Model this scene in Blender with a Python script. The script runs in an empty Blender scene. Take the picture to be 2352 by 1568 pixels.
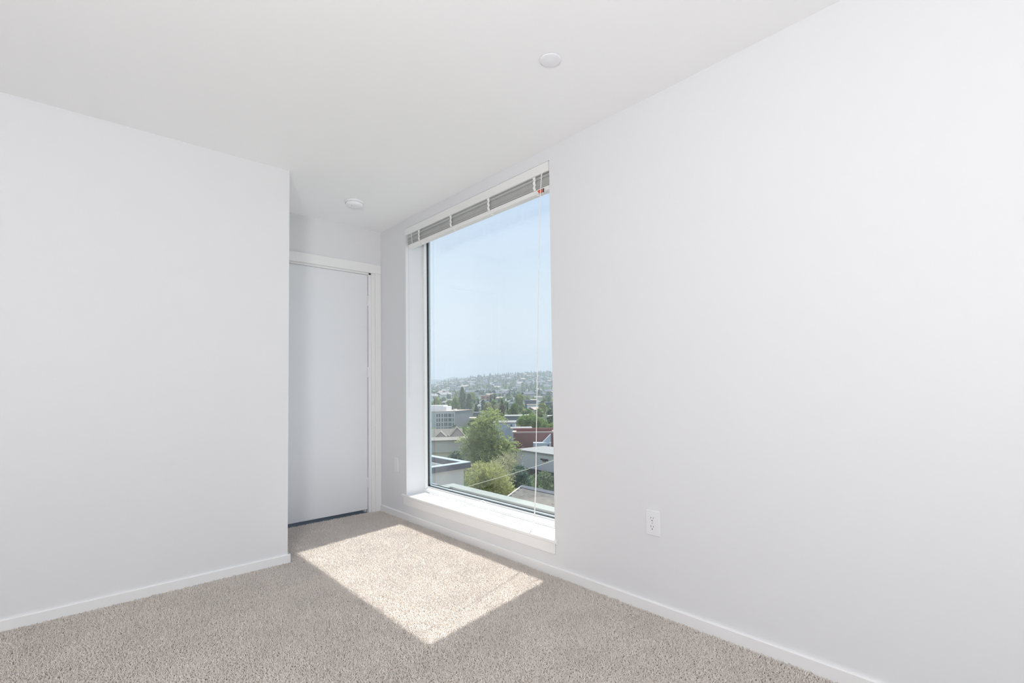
import bpy, math, random
import numpy as np
from mathutils import Vector, Matrix, Euler
random.seed(7)
rng = np.random.default_rng(7)
PI = math.pi
scene = bpy.context.scene
COL = scene.collection

# ------------------------------------------------------------------ camera
cam_d = bpy.data.cameras.new('camera')
cam_d.sensor_width = 36.0
cam_d.sensor_fit = 'HORIZONTAL'
cam_d.lens = 1124.4756 * 36.0 / 2352.0
cam_d.shift_y = 59.101 / 2352.0
cam_d.clip_start = 0.05
cam_d.clip_end = 20000
cam = bpy.data.objects.new('camera', cam_d)
COL.objects.link(cam)
cam.matrix_world = Matrix(((0.67428, 0.03710, 0.73754, 3.9559),
                           (0.73835, -0.01666, -0.67420, -2.0503),
                           (-0.01273, 0.99917, -0.03862, 1.0615),
                           (0, 0, 0, 1)))
R3 = cam.matrix_world.to_3x3()
q = R3.to_quaternion()                      # clean rotation
cam.matrix_world = Matrix.Translation((3.9559, -2.0503, 1.0615)) @ q.to_matrix().to_4x4()
scene.camera = cam

# ------------------------------------------------------------------ exposure / view
vs = scene.view_settings
vs.view_transform = 'Standard'
vs.look = 'None'
vs.exposure = 0.0
vs.gamma = 1.0
vs.use_curve_mapping = False
scene.cycles.diffuse_bounces = 8
scene.cycles.max_bounces = 12
scene.cycles.transparent_max_bounces = 16
scene.cycles.sample_clamp_indirect = 6.0
scene.cycles.use_denoising = True

# ------------------------------------------------------------------ world sky
world = bpy.data.worlds.new('sky')
scene.world = world
world.use_nodes = True
wn = world.node_tree
wn.nodes.clear()
wo = wn.nodes.new('ShaderNodeOutputWorld')
wb = wn.nodes.new('ShaderNodeBackground')
wc = wn.nodes.new('ShaderNodeTexCoord')
ws = wn.nodes.new('ShaderNodeSeparateXYZ')
wr = wn.nodes.new('ShaderNodeValToRGB')
wn.links.new(wc.outputs['Generated'], ws.inputs[0])
wn.links.new(ws.outputs['Z'], wr.inputs[0])
wn.links.new(wr.outputs[0], wb.inputs[0])
wn.links.new(wb.outputs[0], wo.inputs[0])
SKY = [(0.0, (1.0, 1.03, 1.04)), (0.08, (0.95, 1.02, 1.06)), (0.18, (0.82, 0.94, 1.06)),
       (0.36, (0.635, 0.79, 1.04)), (1.0, (0.50, 0.68, 0.98))]
cr = wr.color_ramp
cr.elements[0].position = SKY[0][0]; cr.elements[0].color = (*SKY[0][1], 1)
cr.elements[1].position = SKY[-1][0]; cr.elements[1].color = (*SKY[-1][1], 1)
for p, c in SKY[1:-1]:
    e = cr.elements.new(p); e.color = (*c, 1)
wb.inputs[1].default_value = 1.0

# ------------------------------------------------------------------ sun
sun_d = bpy.data.lights.new('sun', 'SUN')
sun_d.energy = 8.9
sun_d.angle = math.radians(0.6)
sun_d.color = (1.0, 0.985, 0.945)
sun = bpy.data.objects.new('sun', sun_d)
COL.objects.link(sun)
sun.location = (-3, 20, 45)
sun.rotation_euler = Vector((0.15, -1.0, -1.0 / 0.49)).to_track_quat('-Z', 'Y').to_euler()

# ------------------------------------------------------------------ indoor area lights, partly added fill
def area(name, loc, target, sx, sy, power, color=(1, 1, 1), spread=PI):
    d = bpy.data.lights.new(name, 'AREA')
    d.shape = 'RECTANGLE'; d.size = sx; d.size_y = sy
    d.energy = power; d.color = color; d.spread = spread
    o = bpy.data.objects.new(name, d); COL.objects.link(o)
    o.location = loc
    o.rotation_euler = (Vector(target) - Vector(loc)).to_track_quat('-Z', 'Y').to_euler()
    return o
area('rear_window_fill', (5.66, -2.0, 1.35), (0, -2.0, 1.35), 2.7, 1.9, 2)  # fill light added to act as daylight of an unseen window
# photographer's flash heads behind the camera, bounced off the ceiling
area('bounce_flash_main', (4.6, -3.0, 1.2), (3.0, -1.6, 2.44), 0.5, 0.5, 49)
area('bounce_flash_low', (4.15, -2.45, 0.7), (4.0, -2.2, 3.0), 0.5, 0.5, 9)
area('bounce_flash_rear', (3.4, -3.0, 1.6), (3.4, -3.0, 3.0), 0.4, 0.4, 6)
area('next_room_fill', (-1.2, -0.6, 2.2), (-1.2, -0.6, 0), 0.5, 0.5, 6, (0.75, 0.87, 1.0))  # unseen fill light added to brighten the floor beyond the door

# ------------------------------------------------------------------ helpers: materials
def nodes_of(name):
    m = bpy.data.materials.new(name); m.use_nodes = True
    nt = m.node_tree
    b = nt.nodes['Principled BSDF']
    return m, nt, b

def mat(name, col, rough=0.6, var=0.03, scale=8.0, bump=0.0, bscale=200.0, metallic=0.0, spec=0.4, rand=0.0):
    """principled paint with a faint procedural variation, optional relief and per-object variation"""
    m, nt, b = nodes_of(name)
    tc = nt.nodes.new('ShaderNodeTexCoord')
    nz = nt.nodes.new('ShaderNodeTexNoise'); nz.inputs['Scale'].default_value = scale
    nz.inputs['Detail'].default_value = 3
    nt.links.new(tc.outputs['Object'], nz.inputs['Vector'])
    mx = nt.nodes.new('ShaderNodeMix'); mx.data_type = 'RGBA'
    mx.inputs[6].default_value = (*[max(0, c * (1 - var)) for c in col], 1)
    mx.inputs[7].default_value = (*[min(1, c * (1 + var)) for c in col], 1)
    nt.links.new(nz.outputs['Fac'], mx.inputs[0])
    out = mx.outputs[2]
    if rand > 0:
        oi = nt.nodes.new('ShaderNodeObjectInfo')
        hs = nt.nodes.new('ShaderNodeHueSaturation')
        mr = nt.nodes.new('ShaderNodeMapRange')
        mr.inputs[3].default_value = 1 - rand; mr.inputs[4].default_value = 1 + rand
        nt.links.new(oi.outputs['Random'], mr.inputs[0])
        nt.links.new(mr.outputs[0], hs.inputs['Value'])
        m2 = nt.nodes.new('ShaderNodeMath'); m2.operation = 'MULTIPLY_ADD'
        m2.inputs[1].default_value = -rand * 0.12; m2.inputs[2].default_value = 0.5 + rand * 0.06
        nt.links.new(oi.outputs['Random'], m2.inputs[0])
        nt.links.new(m2.outputs[0], hs.inputs['Hue'])
        nt.links.new(out, hs.inputs['Color'])
        out = hs.outputs[0]
    nt.links.new(out, b.inputs['Base Color'])
    b.inputs['Roughness'].default_value = rough
    b.inputs['Metallic'].default_value = metallic
    b.inputs['Specular IOR Level'].default_value = spec
    if bump > 0:
        n2 = nt.nodes.new('ShaderNodeTexNoise'); n2.inputs['Scale'].default_value = bscale
        n2.inputs['Detail'].default_value = 4
        nt.links.new(tc.outputs['Object'], n2.inputs['Vector'])
        bp = nt.nodes.new('ShaderNodeBump'); bp.inputs['Strength'].default_value = bump
        bp.inputs['Distance'].default_value = 0.01
        nt.links.new(n2.outputs['Fac'], bp.inputs['Height'])
        nt.links.new(bp.outputs[0], b.inputs['Normal'])
    return m

def leaf_mat(name, col, var=0.35, trans=0.35, scale=3.0, rand=0.15):
    m = mat(name, col, 0.55, var, scale, spec=0.25, rand=rand)
    nt = m.node_tree
    b = nt.nodes['Principled BSDF']
    src = b.inputs['Base Color'].links[0].from_socket
    tr = nt.nodes.new('ShaderNodeBsdfTranslucent')
    nt.links.new(src, tr.inputs['Color'])
    ms = nt.nodes.new('ShaderNodeMixShader'); ms.inputs[0].default_value = trans
    nt.links.new(b.outputs[0], ms.inputs[1]); nt.links.new(tr.outputs[0], ms.inputs[2])
    nt.links.new(ms.outputs[0], nt.nodes['Material Output'].inputs['Surface'])
    return m

def glass_mat(name, tint=(0.975, 0.985, 0.98), base=0.085):
    m = bpy.data.materials.new(name); m.use_nodes = True
    nt = m.node_tree; nt.nodes.clear()
    out = nt.nodes.new('ShaderNodeOutputMaterial')
    t = nt.nodes.new('ShaderNodeBsdfTransparent'); t.inputs[0].default_value = (*tint, 1)
    g = nt.nodes.new('ShaderNodeBsdfGlossy'); g.inputs['Roughness'].default_value = 0.0
    g.inputs[0].default_value = (0.96, 0.98, 0.97, 1)
    ge = nt.nodes.new('ShaderNodeNewGeometry')
    d = nt.nodes.new('ShaderNodeVectorMath'); d.operation = 'DOT_PRODUCT'
    nt.links.new(ge.outputs['Incoming'], d.inputs[0]); nt.links.new(ge.outputs['Normal'], d.inputs[1])
    a = nt.nodes.new('ShaderNodeMath'); a.operation = 'ABSOLUTE'; nt.links.new(d.outputs['Value'], a.inputs[0])
    s = nt.nodes.new('ShaderNodeMath'); s.operation = 'SUBTRACT'; s.inputs[0].default_value = 1
    nt.links.new(a.outputs[0], s.inputs[1])
    p = nt.nodes.new('ShaderNodeMath'); p.operation = 'POWER'; p.inputs[1].default_value = 5
    nt.links.new(s.outputs[0], p.inputs[0])
    f = nt.nodes.new('ShaderNodeMath'); f.operation = 'MULTIPLY_ADD'
    f.inputs[1].default_value = 1 - base; f.inputs[2].default_value = base
    nt.links.new(p.outputs[0], f.inputs[0])
    mx = nt.nodes.new('ShaderNodeMixShader')
    nt.links.new(f.outputs[0], mx.inputs[0]); nt.links.new(t.outputs[0], mx.inputs[1]); nt.links.new(g.outputs[0], mx.inputs[2])
    nt.links.new(mx.outputs[0], out.inputs[0])
    return m

# ------------------------------------------------------------------ helpers: geometry
class MB:
    def __init__(self):
        self.v = []; self.f = []; self.mi = []; self.cur = 0
    def face(self, pts):
        n = len(self.v); self.v += [tuple(p) for p in pts]
        self.f.append(tuple(range(n, n + len(pts)))); self.mi.append(self.cur)
    def add(self, vs_, fs):
        n = len(self.v); self.v += [tuple(p) for p in vs_]
        for f in fs:
            self.f.append(tuple(i + n for i in f)); self.mi.append(self.cur)
    def box(self, x0, x1, y0, y1, z0, z1, M=None):
        p = [(x0, y0, z0), (x1, y0, z0), (x1, y1, z0), (x0, y1, z0), (x0, y0, z1), (x1, y0, z1), (x1, y1, z1), (x0, y1, z1)]
        if M is not None: p = [M @ Vector(a) for a in p]
        self.add(p, [(0, 3, 2, 1), (4, 5, 6, 7), (0, 1, 5, 4), (1, 2, 6, 5), (2, 3, 7, 6), (3, 0, 4, 7)])
        return self
    def cbox(self, x0, x1, y0, y1, z0, z1, c=0.003):
        """box with chamfered edges"""
        vs_, idx = [], {}
        for sx in (0, 1):
            for sy in (0, 1):
                for sz in (0, 1):
                    X = (x0, x1)[sx]; Y = (y0, y1)[sy]; Z = (z0, z1)[sz]
                    dx = c if sx == 0 else -c; dy = c if sy == 0 else -c; dz = c if sz == 0 else -c
                    for k, pnt in enumerate([(X, Y + dy, Z + dz), (X + dx, Y, Z + dz), (X + dx, Y + dy, Z)]):
                        idx[(sx, sy, sz, k)] = len(vs_); vs_.append(pnt)
        I = idx; fs = []
        for s in (0, 1):
            q4 = [(0, 0), (1, 0), (1, 1), (0, 1)]
            a = [I[(s, i, j, 0)] for i, j in q4]; fs.append(a if s else a[::-1])
            a = [I[(i, s, j, 1)] for i, j in q4]; fs.append(a[::-1] if s else a)
            a = [I[(i, j, s, 2)] for i, j in q4]; fs.append(a if s else a[::-1])
        def edge(a, b, c_, d):
            fs.append([a, b, c_, d])
        for i in (0, 1):
            for j in (0, 1):
                e = [I[(i, j, 0, 0)], I[(i, j, 0, 1)], I[(i, j, 1, 1)], I[(i, j, 1, 0)]]; fs.append(e if (i ^ j) else e[::-1])
                e = [I[(i, 0, j, 0)], I[(i, 0, j, 2)], I[(i, 1, j, 2)], I[(i, 1, j, 0)]]; fs.append(e[::-1] if (i ^ j) else e)
                e = [I[(0, i, j, 1)], I[(0, i, j, 2)], I[(1, i, j, 2)], I[(1, i, j, 1)]]; fs.append(e if (i ^ j) else e[::-1])
        for sx in (0, 1):
            for sy in (0, 1):
                for sz in (0, 1):
                    t = [I[(sx, sy, sz, k)] for k in range(3)]
                    fs.append(t if (sx ^ sy ^ sz) else t[::-1])
        self.add(vs_, fs)
        return self
    def tube(self, path, r, n=6, cap=True):
        path = [Vector(p) for p in path]
        rs = r if isinstance(r, (list, tuple)) else [r] * len(path)
        rings = []
        ref = Vector((0, 0, 1))
        t0 = (path[1] - path[0]).normalized()
        if abs(t0.z) > 0.9: ref = Vector((1, 0, 0))
        nrm = t0.cross(ref).normalized()
        base = len(self.v)
        for i, p in enumerate(path):
            t = (path[min(i + 1, len(path) - 1)] - path[max(i - 1, 0)])
            t = t.normalized() if t.length > 1e-9 else t0
            nrm = (nrm - t * nrm.dot(t))
            nrm = nrm.normalized() if nrm.length > 1e-6 else t.orthogonal().normalized()
            bi = t.cross(nrm)
            for k in range(n):
                a = 2 * PI * k / n
                self.v.append(tuple(p + (nrm * math.cos(a) + bi * math.sin(a)) * rs[i]))
        for i in range(len(path) - 1):
            for k in range(n):
                a = base + i * n + k; b = base + i * n + (k + 1) % n
                self.f.append((a, b, b + n, a + n)); self.mi.append(self.cur)
        if cap:
            self.f.append(tuple(base + k for k in range(n))[::-1]); self.mi.append(self.cur)
            e = base + (len(path) - 1) * n
            self.f.append(tuple(e + k for k in range(n))); self.mi.append(self.cur)
        return self
    def lathe(self, prof, n=32, c=(0, 0, 0)):
        """profile [(r, z)] turned round the z axis"""
        base = len(self.v)
        for r, z in prof:
            for k in range(n):
                a = 2 * PI * k / n
                self.v.append((c[0] + r * math.cos(a), c[1] + r * math.sin(a), c[2] + z))
        for i in range(len(prof) - 1):
            for k in range(n):
                a = base + i * n + k; b = base + i * n + (k + 1) % n
                self.f.append((a, b, b + n, a + n)); self.mi.append(self.cur)
        for i, rev in ((0, True), (len(prof) - 1, False)):
            if prof[i][0] > 1e-6:
                t = tuple(base + i * n + k for k in range(n))
                self.f.append(t[::-1] if rev else t); self.mi.append(self.cur)
        return self
    def prism(self, prof, a0, a1, axis='x'):
        """closed profile swept along an axis; profile is (y,z) for x, (x,z) for y, (x,y) for z"""
        n = len(prof); base = len(self.v)
        for a in (a0, a1):
            for u, w in prof:
                self.v.append({'x': (a, u, w), 'y': (u, a, w), 'z': (u, w, a)}[axis])
        for k in range(n):
            b = (k + 1) % n
            self.f.append((base + k, base + b, base + n + b, base + n + k)); self.mi.append(self.cur)
        self.f.append(tuple(base + k for k in range(n))[::-1]); self.mi.append(self.cur)
        self.f.append(tuple(base + n + k for k in range(n))); self.mi.append(self.cur)
        return self
    def mesh(self, name, mats, off=(0, 0, 0), smooth=False):
        me = bpy.data.meshes.new(name)
        o = Vector(off)
        me.from_pydata([tuple(Vector(p) - o) for p in self.v], [], self.f)
        for m in (mats if isinstance(mats, (list, tuple)) else [mats]): me.materials.append(m)
        if any(self.mi): me.polygons.foreach_set('material_index', self.mi)
        import bmesh
        bm = bmesh.new(); bm.from_mesh(me); bmesh.ops.recalc_face_normals(bm, faces=bm.faces); bm.to_mesh(me); bm.free()
        if smooth: me.polygons.foreach_set('use_smooth', [True] * len(me.polygons))
        me.update()
        return me
    def build(self, name, mats, parent=None, smooth=False, local=False, loc=None):
        """links the shape as ONE object; world coordinates unless local"""
        off = (0, 0, 0)
        if parent is not None and not local:
            off = ROOTLOC.get(parent.name, Vector((0, 0, 0)))
        if parent is None and loc is not None: off = loc
        o = bpy.data.objects.new(name, self.mesh(name, mats, off, smooth))
        COL.objects.link(o)
        if parent is not None:
            o.parent = parent; ROOTLOC[o.name] = Vector(off)
        elif loc is not None:
            o.location = loc; ROOTLOC[o.name] = Vector(loc)
        else:
            ROOTLOC[o.name] = Vector((0, 0, 0))
        return o
ROOTLOC = {}

def raw_mesh(name, V, F, mats, mi=None):
    """numpy arrays of vertices and equal-sided faces"""
    me = bpy.data.meshes.new(name)
    V = np.asarray(V, np.float32); F = np.asarray(F, np.int32)
    n, k = F.shape
    me.vertices.add(len(V)); me.vertices.foreach_set('co', V.ravel())
    me.loops.add(n * k); me.loops.foreach_set('vertex_index', F.ravel())
    me.polygons.add(n)
    me.polygons.foreach_set('loop_start', np.arange(0, n * k, k, dtype=np.int32))
    me.polygons.foreach_set('loop_total', np.full(n, k, np.int32))
    for m in (mats if isinstance(mats, (list, tuple)) else [mats]): me.materials.append(m)
    if mi is not None: me.polygons.foreach_set('material_index', np.asarray(mi, np.int32))
    me.update(calc_edges=True); me.validate()
    return me

def tag(o, label=None, cat=None, group=None, kind=None):
    if label: o['label'] = label
    if cat: o['category'] = cat
    if group: o['group'] = group
    if kind: o['kind'] = kind
    return o

def empty(name, loc=(0, 0, 0), rz=0.0, label=None, cat=None, group=None, kind=None):
    o = bpy.data.objects.new(name, None); COL.objects.link(o)
    o.empty_display_size = 0.1
    o.location = loc; o.rotation_euler = (0, 0, rz)
    ROOTLOC[o.name] = Vector(loc)
    return tag(o, label, cat, group, kind)

def link(name, me, parent=None, loc=(0, 0, 0), rz=0.0, sc=(1, 1, 1)):
    o = bpy.data.objects.new(name, me); COL.objects.link(o)
    o.location = loc; o.rotation_euler = (0, 0, rz); o.scale = sc
    if parent: o.parent = parent
    return o

def copy_tree(o, loc=None, rz=None, sc=None, label=None, group=None):
    c = o.copy(); COL.objects.link(c)
    if loc is not None: c.location = loc
    if rz is not None: c.rotation_euler = (0, 0, rz)
    if sc is not None: c.scale = sc
    if label: c['label'] = label
    if group: c['group'] = group
    for ch in list(o.children):
        d = ch.copy(); COL.objects.link(d); d.parent = c
        for g in list(ch.children):
            e = g.copy(); COL.objects.link(e); e.parent = d
    return c

# ------------------------------------------------------------------ materials
M_wall = mat('wall_paint', (0.752, 0.753, 0.767), 0.55, 0.006, 1.5, bump=0.02, bscale=260)
M_ceil = mat('ceiling_paint', (0.925, 0.928, 0.935), 0.8, 0.006, 1.5, bump=0.02, bscale=260, spec=0.2)
M_trim = mat('trim_paint', (0.84, 0.835, 0.835), 0.35, 0.006, 2.0)
M_door = mat('door_paint', (0.78, 0.788, 0.81), 0.35, 0.008, 2.0)
M_vinyl = mat('window_vinyl', (0.86, 0.87, 0.87), 0.3, 0.006, 4.0)
M_gasket = mat('black_rubber', (0.012, 0.016, 0.02), 0.5, 0.1, 30)
M_spacer = mat('spacer_metal', (0.42, 0.50, 0.55), 0.4, 0.05, 20)
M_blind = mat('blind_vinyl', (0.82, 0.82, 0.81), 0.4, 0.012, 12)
M_slatshade = mat('shaded_slat_vinyl', (0.46, 0.46, 0.455), 0.45, 0.02, 12)  # white slats, the shading of the stack put into a darker colour
M_cord = mat('white_cord', (0.88, 0.88, 0.86), 0.7, 0.03, 120)
M_red = mat('red_label', (0.72, 0.12, 0.07), 0.5, 0.05, 40)
M_black = mat('black_plastic', (0.02, 0.02, 0.025), 0.4, 0.1, 40)
M_plate = mat('white_plastic', (0.80, 0.80, 0.815), 0.3, 0.006, 10)
M_disc = mat('white_cover_enamel', (0.87, 0.87, 0.895), 0.3, 0.006, 10)
M_slot = mat('dark_slot', (0.05, 0.05, 0.05), 0.6, 0.05, 40)
M_steel = mat('hinge_steel', (0.62, 0.62, 0.62), 0.35, 0.03, 60, metallic=0.9)
M_vfloor = mat('grey_vinyl_floor', (0.16, 0.19, 0.23), 0.4, 0.2, 6)
M_glass = glass_mat('window_glass')
M_back = mat('carpet_backing', (0.55, 0.50, 0.47), 0.95, 0.1, 30)

def carpet_mat():
    m, nt, b = nodes_of('carpet_yarn')
    ge = nt.nodes.new('ShaderNodeNewGeometry')
    n1 = nt.nodes.new('ShaderNodeTexNoise'); n1.inputs['Scale'].default_value = 130; n1.inputs['Detail'].default_value = 2
    n2 = nt.nodes.new('ShaderNodeTexNoise'); n2.inputs['Scale'].default_value = 4.5; n2.inputs['Detail'].default_value = 3
    for n in (n1, n2): nt.links.new(ge.outputs['Position'], n.inputs['Vector'])
    r = nt.nodes.new('ShaderNodeValToRGB')
    r.color_ramp.elements[0].position = 0.32; r.color_ramp.elements[0].color = (0.63, 0.575, 0.53, 1)
    r.color_ramp.elements[1].position = 0.68; r.color_ramp.elements[1].color = (0.755, 0.70, 0.65, 1)
    nt.links.new(n1.outputs['Fac'], r.inputs[0])
    hs = nt.nodes.new('ShaderNodeHueSaturation')
    mr = nt.nodes.new('ShaderNodeMapRange'); mr.inputs[1].default_value = 0.3; mr.inputs[2].default_value = 0.7
    mr.inputs[3].default_value = 0.95; mr.inputs[4].default_value = 1.05
    nt.links.new(n2.outputs['Fac'], mr.inputs[0]); nt.links.new(mr.outputs[0], hs.inputs['Value'])
    nt.links.new(r.outputs[0], hs.inputs['Color'])
    nt.links.new(hs.outputs[0], b.inputs['Base Color'])
    b.inputs['Roughness'].default_value = 0.95
    b.inputs['Specular IOR Level'].default_value = 0.1
    return m
M_carpet = carpet_mat()

# ================================================================== ROOM SHELL
H = 2.44
WL, WR, WS, WH = 0.434, 2.053, 0.197, 2.367      # window opening
PX, PY = 0.764, -1.0204                           # free corner of the partition
YE, XE = -4.3, 5.6                                # rear and back walls

def struct(o): o['kind'] = 'structure'; return o

floor = struct(MB().box(-0.02, XE + 0.15, YE - 0.15, 0.0, -0.15, -0.010).build('floor', M_back))
ceil = struct(MB().box(-2.2, XE + 0.15, YE - 0.15, 0.232, H, H + 0.2).build('ceiling', M_ceil))
w = MB()
for x0, x1, z0, z1 in ((-0.12, WL, -0.15, H), (WR, XE + 0.15, -0.15, H), (WL, WR, -0.15, WS - 0.02), (WL, WR, WH, H)):
    w.box(x0, x1, 0.0, 0.232, z0, z1)
wall_right = struct(w.build('wall_right', M_wall))
w = MB().box(PX - 0.12, PX, YE, PY, -0.01, H).box(-0.0, PX - 0.12, PY - 0.12, PY, -0.01, H)
wall_left = struct(w.build('wall_left', M_wall))
D0, D1, DH = -0.945, -0.092, 2.066                 # door opening in the far wall
w = MB().box(-0.12, 0, D1, 0.0, -0.15, H).box(-0.12, 0, -1.15, D0, -0.15, H).box(-0.12, 0, D0, D1, DH, H)
wall_far = struct(w.build('wall_far', M_wall))
w = MB()                                           # back wall with a supposed window, unseen behind the camera
BY0, BY1, BZ0, BZ1 = -3.4, -0.6, 0.35, 2.35
w.box(XE, XE + 0.15, YE, BY0, 0, H).box(XE, XE + 0.15, BY1, 0, 0, H).box(XE, XE + 0.15, BY0, BY1, 0, BZ0).box(XE, XE + 0.15, BY0, BY1, BZ1, H)
struct(w.build('wall_back', M_wall))
struct(MB().box(PX - 0.12, XE + 0.15, YE - 0.15, YE, -0.01, H).build('wall_side', M_wall))
# the room beyond the door
struct(MB().box(-2.2, -0.02, -2.2, 0.3, -0.15, -0.004).build('floor_beyond', M_vfloor))
w = MB().box(-2.3, -2.2, -2.2, 0.3, -0.15, H).box(-2.2, 0, -2.3, -2.2, -0.15, H).box(-2.2, -0.12, 0.0, 0.1, -0.15, H)
struct(w.build('wall_beyond', M_wall))

# ---- carpet pile: tufts scattered over the floor (one body of stuff)
def carpet_pile():
    ng = bpy.data.node_groups.new('carpet_tufts', 'GeometryNodeTree')
    ng.interface.new_socket('Geometry', in_out='OUTPUT', socket_type='NodeSocketGeometry')
    ng.interface.new_socket('Geometry', in_out='INPUT', socket_type='NodeSocketGeometry')
    N = ng.nodes.new; L = ng.links.new
    out = N('NodeGroupOutput'); N('NodeGroupInput')
    T = 0.40
    def rnd(kind, lo, hi, seed):
        n = N('FunctionNodeRandomValue'); n.data_type = kind
        if kind == 'FLOAT_VECTOR':
            n.inputs[0].default_value = lo; n.inputs[1].default_value = hi; o = n.outputs[0]
        elif kind == 'FLOAT':
            n.inputs[2].default_value = lo; n.inputs[3].default_value = hi; o = n.outputs[1]
        else:
            n.inputs[4].default_value = lo; n.inputs[5].default_value = hi; o = n.outputs[2]
        n.inputs['Seed'].default_value = seed
        return o
    tile = N('GeometryNodeMeshGrid')
    tile.inputs['Size X'].default_value = T; tile.inputs['Size Y'].default_value = T
    tile.inputs['Vertices X'].default_value = 82; tile.inputs['Vertices Y'].default_value = 82
    sp = N('GeometryNodeSetPosition'); L(tile.outputs[0], sp.inputs[0])
    L(rnd('FLOAT_VECTOR', (-0.0025, -0.0025, -0.001), (0.0025, 0.0025, 0.001), 1), sp.inputs['Offset'])
    cone = N('GeometryNodeMeshCone')
    cone.inputs['Vertices'].default_value = 4
    cone.inputs['Radius Top'].default_value = 0.0012; cone.inputs['Radius Bottom'].default_value = 0.0019
    cone.inputs['Depth'].default_value = 0.0115
    ip = N('GeometryNodeInstanceOnPoints')
    L(sp.outputs[0], ip.inputs['Points']); L(cone.outputs[0], ip.inputs['Instance'])
    L(rnd('FLOAT_VECTOR', (-1.15, -1.15, 0.0), (1.15, 1.15, 6.28), 2), ip.inputs['Rotation'])
    L(rnd('FLOAT', 0.75, 1.2, 3), ip.inputs['Scale'])
    re = N('GeometryNodeRealizeInstances'); L(ip.outputs[0], re.inputs[0])
    sm = N('GeometryNodeSetMaterial'); sm.inputs['Material'].default_value = M_carpet
    L(re.outputs[0], sm.inputs[0])
    nx, ny = 14, 11
    g = N('GeometryNodeMeshGrid')
    g.inputs['Size X'].default_value = T * (nx - 1); g.inputs['Size Y'].default_value = T * (ny - 1)
    g.inputs['Vertices X'].default_value = nx; g.inputs['Vertices Y'].default_value = ny
    tr = N('GeometryNodeTransform'); L(g.outputs[0], tr.inputs[0])
    tr.inputs['Translation'].default_value = (T * nx / 2 - 0.004, -T * ny / 2 + 0.0, -0.0075)
    i2 = N('GeometryNodeInstanceOnPoints'); L(tr.outputs[0], i2.inputs['Points']); L(sm.outputs[0], i2.inputs['Instance'])
    ri = rnd('INT', 0, 3, 5)
    mu = N('ShaderNodeMath'); mu.operation = 'MULTIPLY'; mu.inputs[1].default_value = PI / 2
    L(ri, mu.inputs[0])
    cx = N('ShaderNodeCombineXYZ'); L(mu.outputs[0], cx.inputs['Z'])
    L(cx.outputs[0], i2.inputs['Rotation'])
    L(i2.outputs[0], out.inputs[0])
    me = bpy.data.meshes.new('carpet_pile')
    me.from_pydata([(0.1, -0.1, -0.012), (0.11, -0.1, -0.012), (0.1, -0.11, -0.012)], [], [(0, 1, 2)])
    me.materials.append(M_carpet)
    o = bpy.data.objects.new('carpet_pile', me); COL.objects.link(o)
    md = o.modifiers.new('tufts', 'NODES'); md.node_group = ng
    o.parent = floor
    o['kind'] = 'stuff'
    o['label'] = 'beige-grey twisted carpet pile'
    return o
carpet_pile()

# ---- baseboards
BH, BT = 0.0505, 0.013
def base_profile(sign):     # (offset from the wall, height)
    return [(0, -0.012), (sign * BT, -0.012), (sign * BT, BH - 0.005), (sign * (BT - 0.004), BH), (0, BH)]
struct(MB().prism(base_profile(-1), 0.018, XE, 'x').build('baseboard_right', M_trim))
w = MB().prism([(PX + a, z) for a, z in base_profile(1)], YE, PY + BT, 'y')
w.prism([(PY + a, z) for a, z in base_profile(1)], 0.0, PX + BT - 0.0005, 'x')
struct(w.build('baseboard_left', M_trim))

# ---- door
door = empty('door_1', (0, -0.5, 0), kind='structure')
MB().cbox(-0.055, -0.018, D0 + 0.022, D1 - 0.022, 0.024, 2.046, 0.002).build('door_slab', M_door, door)
w = MB().box(-0.12, 0.0, D1 - 0.019, D1, -0.012, DH).box(-0.12, 0.0, D0, D0 + 0.019, -0.012, DH).box(-0.12, 0.0, D0, D1, DH - 0.019, DH)
w.build('door_jamb', M_trim, door)
w = MB().box(-0.09, -0.057, D1 - 0.031, D1 - 0.019, -0.012, DH - 0.019).box(-0.09, -0.057, D0 + 0.019, D0 + 0.031, -0.012, DH - 0.019)
w.box(-0.09, -0.057, D0, D1, DH - 0.031, DH - 0.019).build('door_stop', M_trim, door)
# casing: two side boards and a head board
ci = D1 + 0.036
MB().cbox(0.0, 0.015, ci, -0.001, -0.012, 2.062, 0.002).build('door_casing', M_trim, door)
MB().cbox(0.0, 0.015, PY + 0.014, D0 - 0.012, -0.012, 2.062, 0.002).build('door_casing', M_trim, door)
MB().cbox(0.0, 0.017, PY + 0.002, -0.001, 2.062, 2.140, 0.002).build('door_casing', M_trim, door)
MB().cbox(0.0, 0.008, D1 + 0.004, ci, -0.012, DH - 0.005, 0.002).build('casing_bead', M_trim, door)
MB().cbox(0.0, 0.008, PY + 0.05, ci, DH - 0.004, 2.063, 0.002).build('casing_bead', M_trim, door)
for hz in (0.25, 1.2, 1.82):
    MB().lathe([(0.004, -0.045), (0.006, -0.04), (0.006, 0.04), (0.004, 0.045)], 12, (-0.014, D1 - 0.0195, hz)).build('door_hinge', M_trim, door, smooth=True)
kn = MB().lathe([(0.028, 0), (0.028, 0.006), (0.011, 0.01), (0.011, 0.032), (0.026, 0.04), (0.028, 0.052), (0.02, 0.062), (0.0, 0.064)], 24)
kn.v = [(-0.018 + z, -0.875 + x, 0.95 + y) for x, y, z in kn.v]
kn.build('door_knob', M_steel, door, smooth=True)

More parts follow.
